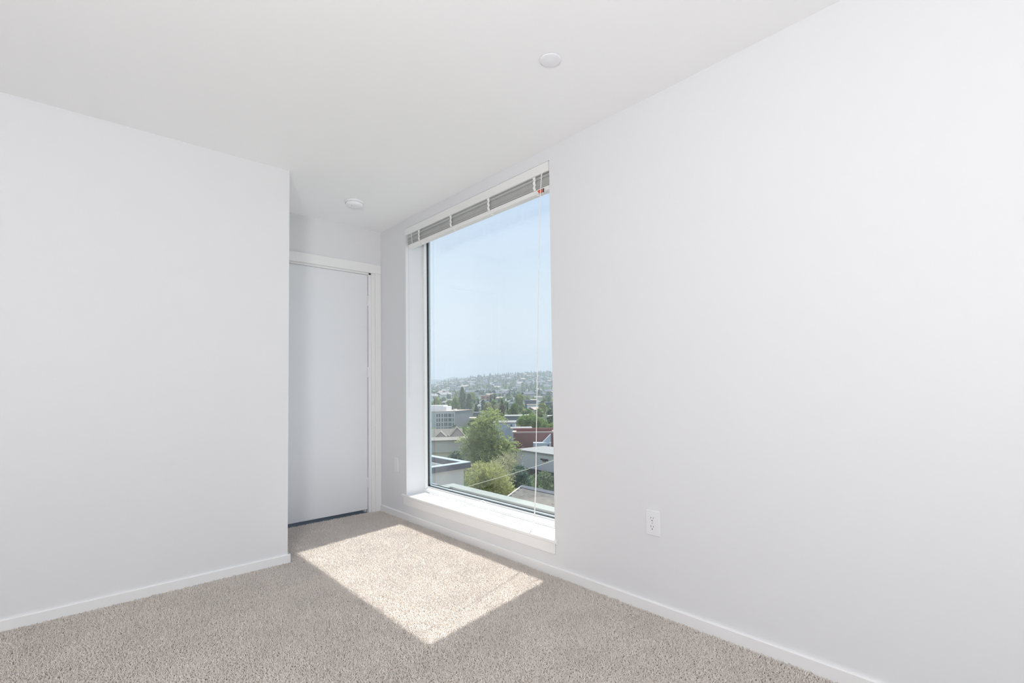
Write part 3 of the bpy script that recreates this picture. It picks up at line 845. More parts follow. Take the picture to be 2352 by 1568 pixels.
def limbs(base, blobs, r0, seed=1, sub=2):
    rd = random.Random(seed); m = MB()
    base = Vector(base)
    cen = Vector(np.mean([b[:3] for b in blobs], axis=0))
    fork = base.lerp(cen, 0.62)
    m.tube([base, base.lerp(fork, 0.5) + Vector((rd.uniform(-.2, .2), rd.uniform(-.2, .2), 0)), fork], [r0, r0 * 0.85, r0 * 0.7], 8)
    for b in blobs:
        c = Vector(b[:3])
        mid = fork.lerp(c, 0.5) + Vector((rd.uniform(-.3, .3), rd.uniform(-.3, .3), -0.15 * b[3]))
        m.tube([fork, mid, c], [r0 * 0.55, r0 * 0.35, r0 * 0.16], 6)
        for _ in range(sub * 3):
            e = c + Vector((rd.gauss(0, 1), rd.gauss(0, 1), rd.gauss(0.2, 0.8))).normalized() * b[3] * 0.95
            m.tube([mid.lerp(c, rd.random()), (c + e) / 2 + Vector((0, 0, -0.05)), e], [r0 * 0.14, r0 * 0.1, r0 * 0.04], 4, cap=False)
    return m
def near_plant(name, label, cat, base, blobs, n, leaves, length, wid, droop, mat_, r0, up=0.15, seed=1):
    r = empty(name, base, label=label, cat=cat)
    limbs(base, blobs, r0, seed).build('branches', M_bark, r)
    f = link('foliage', fronds('foliage', blobs, n, leaves, length, wid, droop, mat_, base, up), r)
    f['kind'] = 'stuff'
    return r
def base_of(blobs):
    c = np.mean([b[:3] for b in blobs], axis=0); return (float(c[0]), float(c[1]), float(ground(c[0], c[1])))

LOC = [(-30.51, 26.89, -2.05, 0.85), (-31.0, 26.3, -2.75, 0.8), (-31.07, 26.2, -3.6, 1.05), (-30.35, 27.05, -3.9, 0.7), (-30.78, 26.55, -5.08, 1.35), (-29.75, 27.76, -5.0, 0.85), (-31.57, 25.57, -4.6, 0.75), (-30.41, 27.0, -6.39, 0.95), (-29.5, 28.05, -4.2, 0.40), (-32.2, 25.5, -3.95, 0.5)]
near_plant('locust_tree', 'tall feathery green tree in the middle of the window view', 'tree', base_of(LOC), LOC, 1750, 12, 0.72, 0.085, 0.5, M_locust, 0.22)
BSH = [(-21.11, 17.84, -4.69, 0.66), (-20.54, 18.54, -4.75, 0.66), (-20.22, 18.92, -5.51, 0.6), (-19.89, 19.29, -6.02, 0.5), (-20.97, 18.01, -5.5, 0.6), (-20.5, 18.5, -6.3, 0.7)]
near_plant('cypress_bush', 'yellow-green bushy conifer in front of the tall feathery tree', 'bush', base_of(BSH), BSH, 1900, 10, 0.36, 0.05, 0.1, M_cypress, 0.12, up=0.5, seed=2)
DRK = [(-25.31, 25.22, -6.05, 0.57), (-25.15, 25.39, -6.75, 0.62), (-25.5, 25.0, -7.4, 0.6)]
near_plant('dark_shrub', 'dark bluish green shrub beside the yellow-green conifer', 'bush', base_of(DRK), DRK, 900, 8, 0.30, 0.09, 0.3, M_shrubd, 0.1, seed=3)
RGT = [(-28.72, 30.33, -7.85, 0.47), (-28.0, 31.04, -7.55, 0.54), (-27.59, 31.42, -8.05, 0.5), (-27.0, 32.0, -7.7, 0.5)]
near_plant('leafy_shrub', 'grey-green shrub below the grey wall at the right edge of the window', 'bush', base_of(RGT), RGT, 700, 8, 0.30, 0.08, 0.2, M_shrubm, 0.08, seed=4)
HDG = [(-56.84, 41.87, -9.32, 0.55), (-56.53, 42.29, -9.6, 0.6), (-57.2, 41.4, -9.9, 0.6)]
near_plant('garden_shrub', 'small dark green shrub beside the cream wall of the gabled house', 'bush', base_of(HDG), HDG, 500, 8, 0.35, 0.12, 0.2, M_shrubd, 0.08, seed=5)
GRR = [(-95.58, 96.4, -8.9, 1.7), (-94.01, 97.96, -10.2, 1.7), (-97.05, 94.89, -8.9, 1.3), (-92.43, 99.49, -11.23, 1.1), (-91.2, 100.6, -11.0, 1.2)]
near_plant('maple_tree', 'bright green tree behind the red-brown building', 'tree', base_of(GRR), GRR, 1600, 8, 0.8, 0.25, 0.3, M_gtree, 0.25, seed=6)
OLV = [(-24.95, 23.75, -4.95, 0.5), (-24.51, 23.12, -5.0, 0.5), (-23.33, 21.43, -4.95, 0.45), (-24.0, 22.3, -5.7, 0.5), (-24.5, 23.1, -5.9, 0.45)]
near_plant('olive_shrub', 'loose olive shrub with pale twigs between the two green masses', 'bush', base_of(OLV), OLV, 620, 8, 0.42, 0.05, 0.2, M_olive, 0.07, up=0.6, seed=9)
# bare twiggy shrub
tw = empty('twiggy_shrub', (-26.96, 26.38, float(ground(-26.96, 26.38))), label='bare twiggy shrub between the feathery tree and the grey building', cat='bush')
rd = random.Random(11); m = MB(); b0 = ROOTLOC[tw.name]
for k in range(26):
    top = Vector((-26.96 + rd.uniform(-0.75, 0.75), 26.38 + rd.uniform(-0.75, 0.75), rd.uniform(-6.2, -4.2)))
    mid = b0.lerp(top, 0.6) + Vector((rd.uniform(-.15, .15), rd.uniform(-.15, .15), 0))
    m.tube([b0, mid, top], [0.04, 0.025, 0.01], 5, cap=False)
    for _ in range(7):
        s = mid.lerp(top, rd.random()); e = s + Vector((rd.gauss(0, .25), rd.gauss(0, .25), rd.uniform(.1, .5)))
        m.tube([s, (s + e) / 2 + Vector((0.03, 0, 0.02)), e], [0.013, 0.011, 0.006], 4, cap=False)
m.build('branches', M_twig, tw)

# ---- buildings
def xf(loc, az):
    return Matrix.Translation(loc) @ Matrix.Rotation(az, 4, 'Z')
def gable(m, wx, wy, z0, ze, zr, over=0.3, th=0.18):
    """roof: ridge along local x"""
    k = (zr - ze) / (wy / 2); yo = wy / 2 + over; zo = ze - over * k
    m.prism([(-yo, zo), (0, zr), (yo, zo), (yo, zo + th), (0, zr + th), (-yo, zo + th)], -wx / 2 - over, wx / 2 + over, 'x')

# grey flat building on the right
gb = empty('grey_flat_building', (-50.6, 52.2, -13.2), rz=0.0, label='wide pale grey flat-roofed building at the right of the view', cat='building')
m = MB(); A_ = Vector((-54.7, 52.45)); B_ = Vector((-38.0, 51.6))
def wall_loop(m, pts, z0, z1):
    n = len(pts)
    m.add([(p[0], p[1], z0) for p in pts] + [(p[0], p[1], z1) for p in pts],
          [(i, (i + 1) % n, n + (i + 1) % n, n + i) for i in range(n)] + [tuple(range(n, 2 * n))])
GB = [(-54.7, 52.45), (-38.0, 51.6), (-37.4, 57.6), (-54.1, 58.3)]
wall_loop(m, GB, -13.4, -9.42); m.build('wall', M_lgrey, gb)
m = MB(); wall_loop(m, [(p[0] * 1.0 + (q_[0] - p[0]) * 0.0 + s[0], p[1] + s[1]) for p, q_, s in zip(GB, GB, ((-.25, -.2), (.25, -.2), (.25, .2), (-.25, .2)))], -9.42, -9.17)
m.build('roof_slab', M_memb, gb)
MB().box(-49.0, -47.4, 52.0, 52.12, -10.3, -10.05).build('wall_lamp', M_black, gb)
MB().box(-48.4, -47.9, 51.82, 52.1, -10.42, -10.2).build('wall_lamp', M_black, gb)
fn = empty('garden_fence', (-46, 50.5, -13.2), label='dark fence along the foot of the grey flat building', cat='fence')
pm = MB().box(-0.11, 0.11, -0.02, 0.02, 0, 1.5).mesh('board', M_fence)
for k in range(28):
    o = link('board', pm, fn); o.location = (-5.0 + 0.26 * k, 0.35 - 0.012 * k, 0.15 + random.uniform(-0.02, 0.02))
MB().box(-51.2, -43.6, 50.86, 50.92, -12.4, -12.3).build('rail', M_fence, fn)

# red-brown building behind it
rb = empty('red_brown_building', (-68, 78, -14), label='dark red-brown flat-roofed building behind the grey one', cat='building')
RB = [(-77.2, 72.3), (-62.0, 87.5), (-65.2, 90.7), (-80.4, 75.5)]
m = MB(); wall_loop(m, RB, -14.2, -9.5); m.build('wall', M_brick, rb)
m = MB(); wall_loop(m, [(-77.5, 72.2), (-61.8, 87.9), (-62.1, 88.2), (-77.2, 73.1)], -9.5, -9.22); m.build('parapet', M_edge, rb)
m = MB(); wall_loop(m, [(-77.5, 72.2), (-77.2, 73.1), (-80.1, 76.0), (-80.7, 75.5)], -9.5, -9.22); m.build('parapet', M_edge, rb)
m = MB(); wall_loop(m, [(-80.7, 75.5), (-80.3, 75.2), (-64.7, 90.8), (-65.2, 91.2)], -9.5, -8.75); m.build('parapet', M_brick, rb)
MB().box(-72, -70.6, 79.3, 80.3, -9.5, -8.95).build('roof_vent', M_white, rb)
sh = MB(); d45 = (Vector((-62.0, 87.5)) - Vector((-77.2, 72.3))).normalized(); out = Vector((d45.y, -d45.x))
def rp(t, o): q_ = Vector((-77.2, 72.3)) + d45 * t + out * o; return (q_.x, q_.y)
a0, a1 = rp(6.2, 0.05), rp(8.3, 0.05); b0_, b1_ = rp(6.2, 1.6), rp(8.3, 1.6)
sh.add([(a0[0], a0[1], -11.6), (a1[0], a1[1], -11.6), (a1[0], a1[1], -9.6), (b0_[0], b0_[1], -11.6), (b1_[0], b1_[1], -11.6), (b1_[0], b1_[1], -9.6)],
       [(0, 1, 2), (5, 4, 3), (0, 2, 5, 3), (1, 4, 5, 2), (0, 3, 4, 1)])
sh.build('stair_head', M_blue, rb)
m = MB(); wall_loop(m, [rp(4.4, 0.05), rp(8.3, 0.05), rp(8.3, 2.2), rp(4.4, 2.2)], -14.0, -11.4); m.build('stair_wall', M_blue, rb)
m = MB(); wall_loop(m, [rp(7.5, 2.2), rp(7.9, 2.2), rp(7.9, 2.26), rp(7.5, 2.26)], -12.4, -11.75); m.build('window', M_darkwin, rb)
m = MB(); wall_loop(m, [rp(0.1, 0.0), rp(0.5, 0.0), rp(0.5, 0.12), rp(0.1, 0.12)], -12.6, -12.1); m.build('meter_box', M_white, rb)

# blue-grey building
bb = empty('blue_grey_building', (-93.7, 84, -14.3), label='blue-grey boxy building partly behind the feathery tree', cat='building')
BBp = [(-96.1, 81.2), (-91.5, 86.1), (-97.0, 91.5), (-101.5, 86.5)]
m = MB(); wall_loop(m, BBp, -14.6, -8.72); m.build('wall', M_blue, bb)
m = MB(); wall_loop(m, [(-96.3, 81.1), (-91.3, 86.1), (-97.0, 91.8), (-101.8, 86.5)], -8.72, -8.5); m.build('roof_edge', M_memb, bb)
m = MB(); wall_loop(m, [(-92.25, 85.1), (-91.95, 85.42), (-91.9, 85.37), (-92.2, 85.05)], -9.5, -9.0); m.build('window', M_darkwin, bb)
ba = empty('low_annex', (-87.5, 83, -14), label='low light blue annex between the blue-grey and red-brown buildings', cat='building')
m = MB(); wall_loop(m, [(-88.2, 81.4), (-84.6, 85.3), (-88.5, 89.0), (-92.0, 85.2)], -14.6, -9.85); m.build('wall', M_blue, ba)
m = MB(); wall_loop(m, [(-88.4, 81.3), (-84.4, 85.4), (-88.5, 89.2), (-92.2, 85.2)], -9.85, -9.62); m.build('roof_edge', M_memb, ba)

# white apartment block with a grey side
wbk = empty('apartment_block', (-268, 192, -27), label='white apartment block with rows of dark windows and a plain grey side', cat='building')
WA, WB_, WC = Vector((-276.2, 173.0)), Vector((-263.9, 190.9)), Vector((-273.2, 212.0))
WD = WA + (WC - WB_)
m = MB(); wall_loop(m, [WA, WB_, WB_ + (WC - WB_) * 0.002, WA + (WC - WB_) * 0.002], -27.5, -15.3); wall_loop(m, [WA, WA + (WC - WB_) * 0.01, WD, WD - (WB_ - WA) * 0.01], -27.5, -15.3)
wall_loop(m, [WA, WB_, WC, WD], -27.5, -15.35)
m.build('wall', M_white, wbk)
nv = Vector(((WC - WB_).y, -(WC - WB_).x)).normalized()
m = MB(); wall_loop(m, [WB_ + nv * 0.15, WC + nv * 0.15, WC - nv * 0.05, WB_ - nv * 0.05], -27.5, -15.3); m.build('side_wall', M_grey, wbk)
m = MB(); wall_loop(m, [WA + nv * 0.0, WB_ + nv * 0.4, WC + nv * 0.4, WD], -15.3, -15.0); m.build('roof_edge', M_edge, wbk)
ph_a = WA.lerp(WB_, 0.22)
pv = (WB_ - WA).normalized(); pn = (WC - WB_).normalized()
m = MB(); wall_loop(m, [WA + pn * 5, WA + pv * 13.2 + pn * 5, WA + pv * 13.2 + pn * 12, WA + pn * 12], -15.0, -12.0); m.build('penthouse', M_white, wbk)
m = MB(); wall_loop(m, [WA + pn * 5.5, WA + pv * 11.0 + pn * 5.5, WA + pv * 11.0 + pn * 11, WA + pn * 11], -12.0, -11.2); m.build('penthouse', M_white, wbk)
m = MB(); wall_loop(m, [WA + pv * 17.5 + pn * 5.5, WA + pv * 19 + pn * 5.5, WA + pv * 19 + pn * 8, WA + pv * 17.5 + pn * 8], -15.0, -13.9); m.build('roof_unit', M_white, wbk)
fo = Vector((pv.y, -pv.x))
for row in range(4):
    for t, wv in ((0.45, 1.0), (0.52, 1.0), (0.605, 1.0), (0.68, 0.9), (0.735, 1.2), (0.815, 1.1), (0.862, 1.1), (0.935, 0.7)):
        c_ = WA.lerp(WB_, t); z = -18.9 - 3.0 * row
        m = MB(); wall_loop(m, [c_ - pv * wv / 2 + fo * 0.08, c_ + pv * wv / 2 + fo * 0.08, c_ + pv * wv / 2 - fo * 0.1, c_ - pv * wv / 2 - fo * 0.1], z, z + 2.2)
        m.build('window', M_darkwin, wbk)

# tan gabled house
th = empty('gabled_house', (-66, 48, -13.2), rz=math.radians(0), label='large taupe house with several tan gabled roofs at left of the view', cat='house')
hd = Vector((0.56, 0.83, 0)).normalized(); hn = Vector((-hd.y, hd.x, 0))     # along / away
rot = math.atan2(hd.y, hd.x)
O = Vector((-65.0, 48.9, 0))
Mh = Matrix.Translation(O) @ Matrix.Rotation(rot, 4, 'Z')
def hprism(prof, a0, a1, axis, name, mm, zoff=0):
    m = MB().prism(prof, a0, a1, axis); m.v = [tuple(Mh @ Vector(p)) for p in m.v]; return m.build(name, mm, th)
# near wing: low pitched roof plane facing the window
hprism([(-2.6, -7.98), (2.0, -7.90), (2.0, -7.75), (-2.6, -7.83)], -9.6, 1.7, 'x', 'roof', M_tanroof)
hprism([(-2.2, -9.9), (-2.2, -7.96), (2.0, -7.92), (2.0, -9.9)], -9.3, 1.4, 'x', 'wall', M_tanwall)
hprism([(-1.6, -13.6), (-1.6, -9.9), (3.0, -9.9), (3.0, -13.6)], -9.2, -0.6, 'x', 'lower_wall', M_cream)
hprism([(-2.9, -10.6), (-1.5, -9.3), (-1.5, -9.15), (-2.9, -10.45)], 0.2, 2.6, 'x', 'lean_to_roof', M_tanroof)
hprism([(-2.5, -13.6), (-2.5, -10.4), (-1.5, -9.5), (-1.5, -13.6)], 0.5, 2.4, 'x', 'lean_to_wall', M_tanwall)
# rear main roof, ridge parallel
hprism([(3.2, -9.6), (6.6, -6.85), (10.0, -9.6), (10.0, -9.42), (6.6, -6.67), (3.2, -9.42)], -12.5, 0.5, 'x', 'roof', M_tanroof)
hprism([(3.6, -13.6), (3.6, -9.4), (6.6, -6.95), (9.6, -9.4), (9.6, -13.6)], -12.2, 0.2, 'x', 'wall', M_tanwall)
# cross gables facing the window
for gx, ww, zr, ze, yf in ((-3.55, 1.5, -7.0, -8.4, 2.5), (-0.6, 1.6, -6.35, -8.2, 2.9), (-2.25, 0.6, -7.6, -8.3, 2.2)):
    hprism([(gx - ww - 0.2, ze - 0.2), (gx, zr), (gx + ww + 0.2, ze - 0.2), (gx + ww + 0.2, ze - 0.03), (gx, zr + 0.17), (gx - ww - 0.2, ze - 0.03)], yf - 0.25, 7.0, 'y', 'gable_roof', M_tanroof)
    hprism([(gx - ww, -9.6), (gx - ww, ze), (gx, zr), (gx + ww, ze), (gx + ww, -9.6)], yf, 6.8, 'y', 'gable_wall', M_tanwall)
hprism([(-2.86, -11.2), (-2.80, -11.2), (-2.80, -10.75), (-2.86, -10.75)], -2.6, -1.9, 'x', 'vent_box', M_white)  # small vent

# mid-distance buildings on the valley floor and lower slope
def block_building(name, label, x, y, wd, h, wmat, rmat, dep=9.0, nwin=0, gabled=False, extra=0.0):
    az = math.atan2(CX - x, -(CY - y))              # faces the room
    z = float(ground(x, y)) - 1.0
    r = empty(name, (x, y, z), rz=math.atan2(y - CY, x - CX) - PI / 2 + extra, label=label, cat='building' if not gabled else 'house')
    top = h
    MB().box(-wd / 2, wd / 2, 0, dep, 0, top).build('wall', wmat, r, local=True)
    m = MB()
    if gabled:
        m.prism([(-0.4, top - 0.2), (dep / 2, top + dep * 0.25), (dep + 0.4, top - 0.2), (dep + 0.4, top), (dep / 2, top + dep * 0.25 + 0.25), (-0.4, top)], -wd / 2 - 0.4, wd / 2 + 0.4, 'x')
    else:
        m.box(-wd / 2 - 0.3, wd / 2 + 0.3, -0.3, dep + 0.3, top, top + 0.4)
    m.build('roof', rmat, r, local=True)
    for k in range(nwin):
        xw = -wd / 2 + wd * (k + 0.5) / nwin
        MB().box(xw - wd / nwin * 0.22, xw + wd / nwin * 0.22, -0.08, 0.1, top * 0.45, top * 0.85).build('window', M_darkwin, r, local=True)
    return r
def zb_(x, y, z, h):      # height that brings the top to z + h
    return z + h - (float(ground(x, y)) - 1.0)
MID = [
 ('hillside_school', 'long white building with tall windows on the lower hillside', -771.68, 629.13, -14.51, 10.7, 27, M_white, M_wroof, 12, 7),
 ('hillside_block', 'plain white block right of the long white hillside building', -741.72, 633.85, -14.5, 9.6, 15, M_white, M_memb, 12, 0),
 ('white_hall', 'small white hall above the long white hillside building', -868.32, 747.37, -5.02, 8.2, 18, M_white, M_wroof, 12, 0),
 ('orange_house', 'small orange house among trees in the valley', -460.46, 377.84, -15.21, 4.6, 11, M_orange, M_edge, 9, 2),
 ('dark_warehouse', 'dark low warehouse with dark roof at right in the valley', -295.05, 292.9, -16.03, 4.5, 11, M_darkroof, M_darkroof, 10, 0),
 ('white_shed', 'long white low building under the dark warehouse', -279.59, 280.09, -17.36, 2.9, 10, M_white, M_edge, 8, 0),
 ('grey_terrace', 'long grey row of flats at the foot of the ridge on the left', -884.73, 646.21, -8.46, 9.0, 36, M_lgrey, M_edge, 12, 8),
 ('pale_villa', 'pale villa above the dark warehouse', -567.88, 557.42, -12.34, 5.7, 15, M_white, M_memb, 10, 3),
 ('black_garage', 'black flat garage by the right window edge in the valley', -283.91, 303.78, -17.31, 3.9, 7, M_darkroof, M_darkroof, 8, 0),
 ('flat_clinic', 'long low building with a pale flat roof behind the feathery tree', -165.47, 153.5, -14.71, 1.5, 8, M_grey, M_wroof, 9, 0),
 ('pale_workshop', 'pale flat workshop roof right of the feathery tree', -160.13, 159.12, -14.39, 1.4, 5, M_lgrey, M_wroof, 7, 0),
 ('slate_house', 'slate-roofed grey house right behind the white apartment block', -199.52, 159.8, -16.03, 3.0, 5, M_grey, M_darkroof, 8, 1),
 ('corner_store', 'grey and white low building at the right edge behind the bright tree', -150.8, 164.8, -15.49, 2.1, 5, M_lgrey, M_wroof, 8, 1),
 ('cream_house', 'cream house with pale roof beside the apartment block', -177.58, 139.18, -18.67, 4.7, 3.4, M_cream, M_edge, 8, 0),
 ('grey_flats', 'grey flats by the right window edge below the hillside', -370.12, 401.15, -18.18, 4.9, 11, M_lgrey, M_memb, 10, 3),
]
for nm, lb, x, y, z, h, wd, wm, rm, dep, nw in MID:
    block_building(nm, lb, x, y, wd, zb_(x, y, z, h), wm, rm, dep, nw)

# ---- tree kinds for the middle distance: leaf sprays on lumpy crowns, unit height 1, unit half width 1
def crown(kind, n, seed):
    r_ = np.random.default_rng(seed)
    u = r_.random(n)
    if kind == 'conifer':
        z = 0.06 + 0.94 * (1 - np.sqrt(1 - u * 0.995)); rad = (1 - z) * (0.75 + 0.35 * np.abs(np.sin(z * 26))) + 0.02
    elif kind == 'poplar':
        z = 0.06 + 0.94 * u; rad = np.sin(np.clip(z, 0, 1) ** 0.8 * PI * 0.97) * 0.9 + 0.08
    elif kind == 'willow':
        z = 0.05 + 0.95 * u ** 0.85; rad = np.sqrt(np.clip(1 - ((z - 0.5) / 0.52) ** 2, 0, 1)) * (0.85 + 0.15 * np.sin(z * 9))
    else:
        z = 0.16 + 0.84 * u; rad = np.sqrt(np.clip(1 - ((z - 0.58) / 0.43) ** 2, 0, 1))
    th_ = r_.random(n) * 2 * PI
    lump = 0.85 + 0.18 * np.sin(th_ * 3 + z * 9 + seed) + 0.10 * np.sin(th_ * 5 - z * 17)
    q_ = (0.62 + 0.38 * r_.random(n) ** 0.5) * lump * rad
    c = np.stack([q_ * np.cos(th_), q_ * np.sin(th_), z], 1)
    return c, r_
def tree_mesh(kind, mat_, n, size, seed, aspect=0.3):
    c, r_ = crown(kind, n, seed)
    t1 = r_.normal(size=(n, 3)); t1 /= np.linalg.norm(t1, axis=1)[:, None]
    t2 = np.cross(t1, r_.normal(size=(n, 3))); t2 /= np.linalg.norm(t2, axis=1)[:, None]
    s = size * (0.6 + 0.8 * r_.random(n))[:, None]
    k = np.array([1, 1, aspect])
    V = np.stack([c - t1 * s * k, c + t2 * s * 0.8 * k, c + t1 * s * k, c - t2 * s * 0.8 * k], 1).reshape(-1, 3)
    return raw_mesh('foliage', V, np.arange(len(V)).reshape(-1, 4), mat_)
trunk_me = MB().tube([(0, 0, 0), (0.01, 0, 0.25), (0, 0, 0.55)], [0.09, 0.07, 0.03], 6).mesh('trunk', M_bark)
PROTO = {}
def proto(kind, mat_, n=900, size=0.16, seed=1):
    key = (kind, mat_.name, n)
    if key not in PROTO: PROTO[key] = tree_mesh(kind, mat_, n, size, seed)
    return PROTO[key]
def mid_tree(name, label, kind, mat_, x, y, z, h, r, group=None, n=900, size=0.16, trunk=True, rz=None):
    g = float(ground(x, y))
    e = empty(name, (x, y, g), rz=random.uniform(0, 6) if rz is None else rz, label=label, cat='tree', group=group)
    H_ = z + h - g
    f = link('foliage', proto(kind, mat_, n, size), e, sc=(r, r, H_)); f['kind'] = 'stuff'
    if trunk: link('trunk', trunk_me, e, sc=(r, r, H_))
    return e
TREES = [
 ('poplar_tree', 'tallest dark poplar standing behind the white apartment block', 'poplar', M_dtree, -317.2, 236.4, -17.96, 18.5, 3.6),
 ('poplar_tree', 'shorter dark poplar just right of the tallest poplar', 'poplar', M_dtree, -321.4, 246.4, -18.4, 13.7, 3.0),
 ('round_tree', 'broad olive tree directly above the apartment block roof', 'round', M_gtree, -304.29, 220.18, -16.91, 9.1, 3.9),
 ('conifer_tree', 'lone conifer near the left glass edge in the valley', 'conifer', M_ctree, -369.56, 248.92, -13.24, 8.0, 1.8),
 ('round_tree', 'light yellow-green tree at the left glass edge', 'round', M_ltree, -353.79, 236.52, -14.46, 7.0, 3.3),
 ('conifer_tree', 'left one of the twin pointed conifers in the valley middle', 'conifer', M_ctree, -379.7, 318.59, -16.11, 10.2, 1.8),
 ('conifer_tree', 'right one of the twin pointed conifers in the valley middle', 'conifer', M_ctree, -383.0, 326.9, -15.5, 9.5, 1.6),
 ('conifer_tree', 'slim conifer just left of the small orange house', 'conifer', M_ctree, -324.91, 259.19, -16.55, 7.5, 1.7),
 ('round_tree', 'dark round tree under the small orange house', 'round', M_dtree, -275.74, 224.59, -15.04, 6.4, 1.8),
 ('conifer_tree', 'bluish conifer above the top of the feathery tree at its left', 'conifer', M_ctree, -255.37, 202.04, -17.12, 7.3, 2.3),
 ('yellow_tree', 'large straw-coloured tree above the feathery tree', 'round', M_ytree, -227.3, 189.05, -15.58, 6.9, 2.6),
 ('yellow_tree', 'small straw-coloured tree right of the larger straw-coloured one', 'round', M_ytree, -224.57, 192.31, -15.64, 5.3, 1.5),
 ('purple_tree', 'brownish purple tree right of the straw-coloured trees', 'round', M_ptree, -206.75, 182.35, -15.08, 5.5, 1.8),
 ('conifer_tree', 'dark broad conifer rising behind the brownish purple tree', 'conifer', M_dtree, -259.38, 228.5, -13.86, 6.8, 2.4),
 ('conifer_tree', 'small thin conifer beside the light round tree', 'conifer', M_ctree, -241.84, 218.15, -15.97, 5.9, 1.0),
 ('willow_tree', 'big yellow-green weeping tree right of centre in the valley', 'willow', M_ltree, -272.68, 258.47, -16.99, 11.8, 4.2),
 ('round_tree', 'full round green tree in front of the big weeping tree', 'round', M_gtree, -194.59, 180.92, -15.79, 7.4, 2.5),
 ('round_tree', 'yellow-green tree just right of the hanging cord', 'round', M_ltree, -197.81, 206.25, -15.42, 6.4, 2.7),
 ('conifer_tree', 'squat dark conifer left of the hanging cord', 'conifer', M_dtree, -195.62, 194.34, -16.52, 4.4, 1.7),
 ('round_tree', 'dark tree at the right glass edge below the black garage', 'round', M_dtree, -166.99, 180.37, -16.49, 5.6, 2.3),
 ('round_tree', 'pale green bushy tree between the round tree and the squat conifer', 'round', M_ltree, -212.46, 205.71, -17.2, 4.0, 2.3),
 ('round_tree', 'light green small tree beyond the red-brown building at right edge', 'round', M_ltree, -133.22, 143.49, -16.5, 4.4, 1.4),
 ('round_tree', 'lime green tree behind the low light blue annex', 'round', M_ltree, -125.37, 123.15, -13.09, 3.2, 1.6),
 ('round_tree', 'wide light green tree left of the long white hillside building', 'round', M_ltree, -438.73, 340.92, -10.94, 6.0, 3.6),
 ('conifer_tree', 'small dark conifer right of the plain white hillside block', 'conifer', M_ctree, -515.57, 467.09, -12.17, 8.1, 1.8),
]
for a in TREES: mid_tree(*a, n=1500, size=0.13)

# trees filling the valley floor; nothing may stand inside another thing
OCC = [(-272.0, 193.0, 17.0), (-94.0, 98.5, 7.0)]
for nm, lb, x, y, z, h, wd, wm, rm, dep, nw in MID:
    dd_ = math.hypot(x - CX, y - CY); OCC.append((x + (x - CX) / dd_ * dep / 2, y + (y - CY) / dd_ * dep / 2, math.hypot(wd, dep) / 2))
for t_ in TREES: OCC.append((t_[4], t_[5], t_[8]))
def free(x, y, r):
    o_ = np.array(OCC)
    if np.min(np.hypot(o_[:, 0] - x, o_[:, 1] - y) - o_[:, 2]) < r: return False
    OCC.append((x, y, r)); return True
def land_spot(d0, d1, a0=-66, a1=-34):
    while True:
        d = math.sqrt(random.uniform(d0 * d0, d1 * d1)); a = random.uniform(a0, a1)
        return polar(d, a) + (d, a)
kinds = [('round', M_gtree, 'leafy_tree', 'green leafy tree among the roofs of the valley floor'), ('round', M_ltree, 'pale_tree', 'pale green leafy tree among the roofs of the valley floor'),
         ('conifer', M_ctree, 'dark_conifer', 'dark conifer among the roofs of the valley floor'), ('round', M_dtree, 'shady_tree', 'dark green leafy tree among the roofs of the valley floor')]
lowp = {i: tree_mesh(k[0], k[1], 420, 0.22, i + 3) for i, k in enumerate(kinds)}
def small_tree(i, x, y, h, r, name, label, group, me):
    e = link(name, me, None, (x, y, float(ground(x, y)) - 0.3), random.uniform(0, 6), (r, r, h))
    return tag(e, label, 'tree', group)
def valley_trees():
  for _ in range(330):
    x, y, d, a = land_spot(150, 620, -64, -36)
    i = random.choices(range(4), (4, 2, 2, 3))[0]
    h = random.uniform(3.0, 6.5) if d < 400 else random.uniform(4, 8)
    if not free(x, y, h * (0.27 if i == 2 else 0.53)): continue
    small_tree(i, x, y, h, h * (0.22 if i == 2 else 0.42), kinds[i][2], kinds[i][3], 'trees on the valley floor', lowp[i])

# houses on the valley floor and the far hillside: one mesh each, four kinds
def house_mesh(wm, rm, gabled):
    m = MB()
    m.box(-0.5, 0.5, -0.5, 0.5, -0.3, 0.62)
    m.cur = 1
    if gabled: m.prism([(-0.58, 0.58), (0, 1.0), (0.58, 0.58), (0.58, 0.64), (0, 1.06), (-0.58, 0.64)], -0.55, 0.55, 'x')
    else: m.box(-0.53, 0.53, -0.53, 0.53, 0.62, 0.72)
    m.cur = 2
    for xw in (-0.28, 0.02, 0.3):
        m.box(xw - 0.07, xw + 0.07, -0.515, -0.49, 0.2, 0.48)
    return m.mesh('house', [wm, rm, M_darkwin])
HK = [(house_mesh(M_white, M_memb, True), 'white house with a grey gabled roof among the trees of the far hillside', 'white_house'),
      (house_mesh(M_lgrey, M_darkroof, True), 'grey house with a dark gabled roof among the trees of the far hillside', 'grey_house'),
      (house_mesh(M_white, M_wroof, False), 'white flat-roofed house among the trees of the far hillside', 'flat_house'),
      (house_mesh(M_tanwall, M_edge, True), 'tan house with a pale roof among the trees of the far hillside', 'tan_house')]
nh = 0
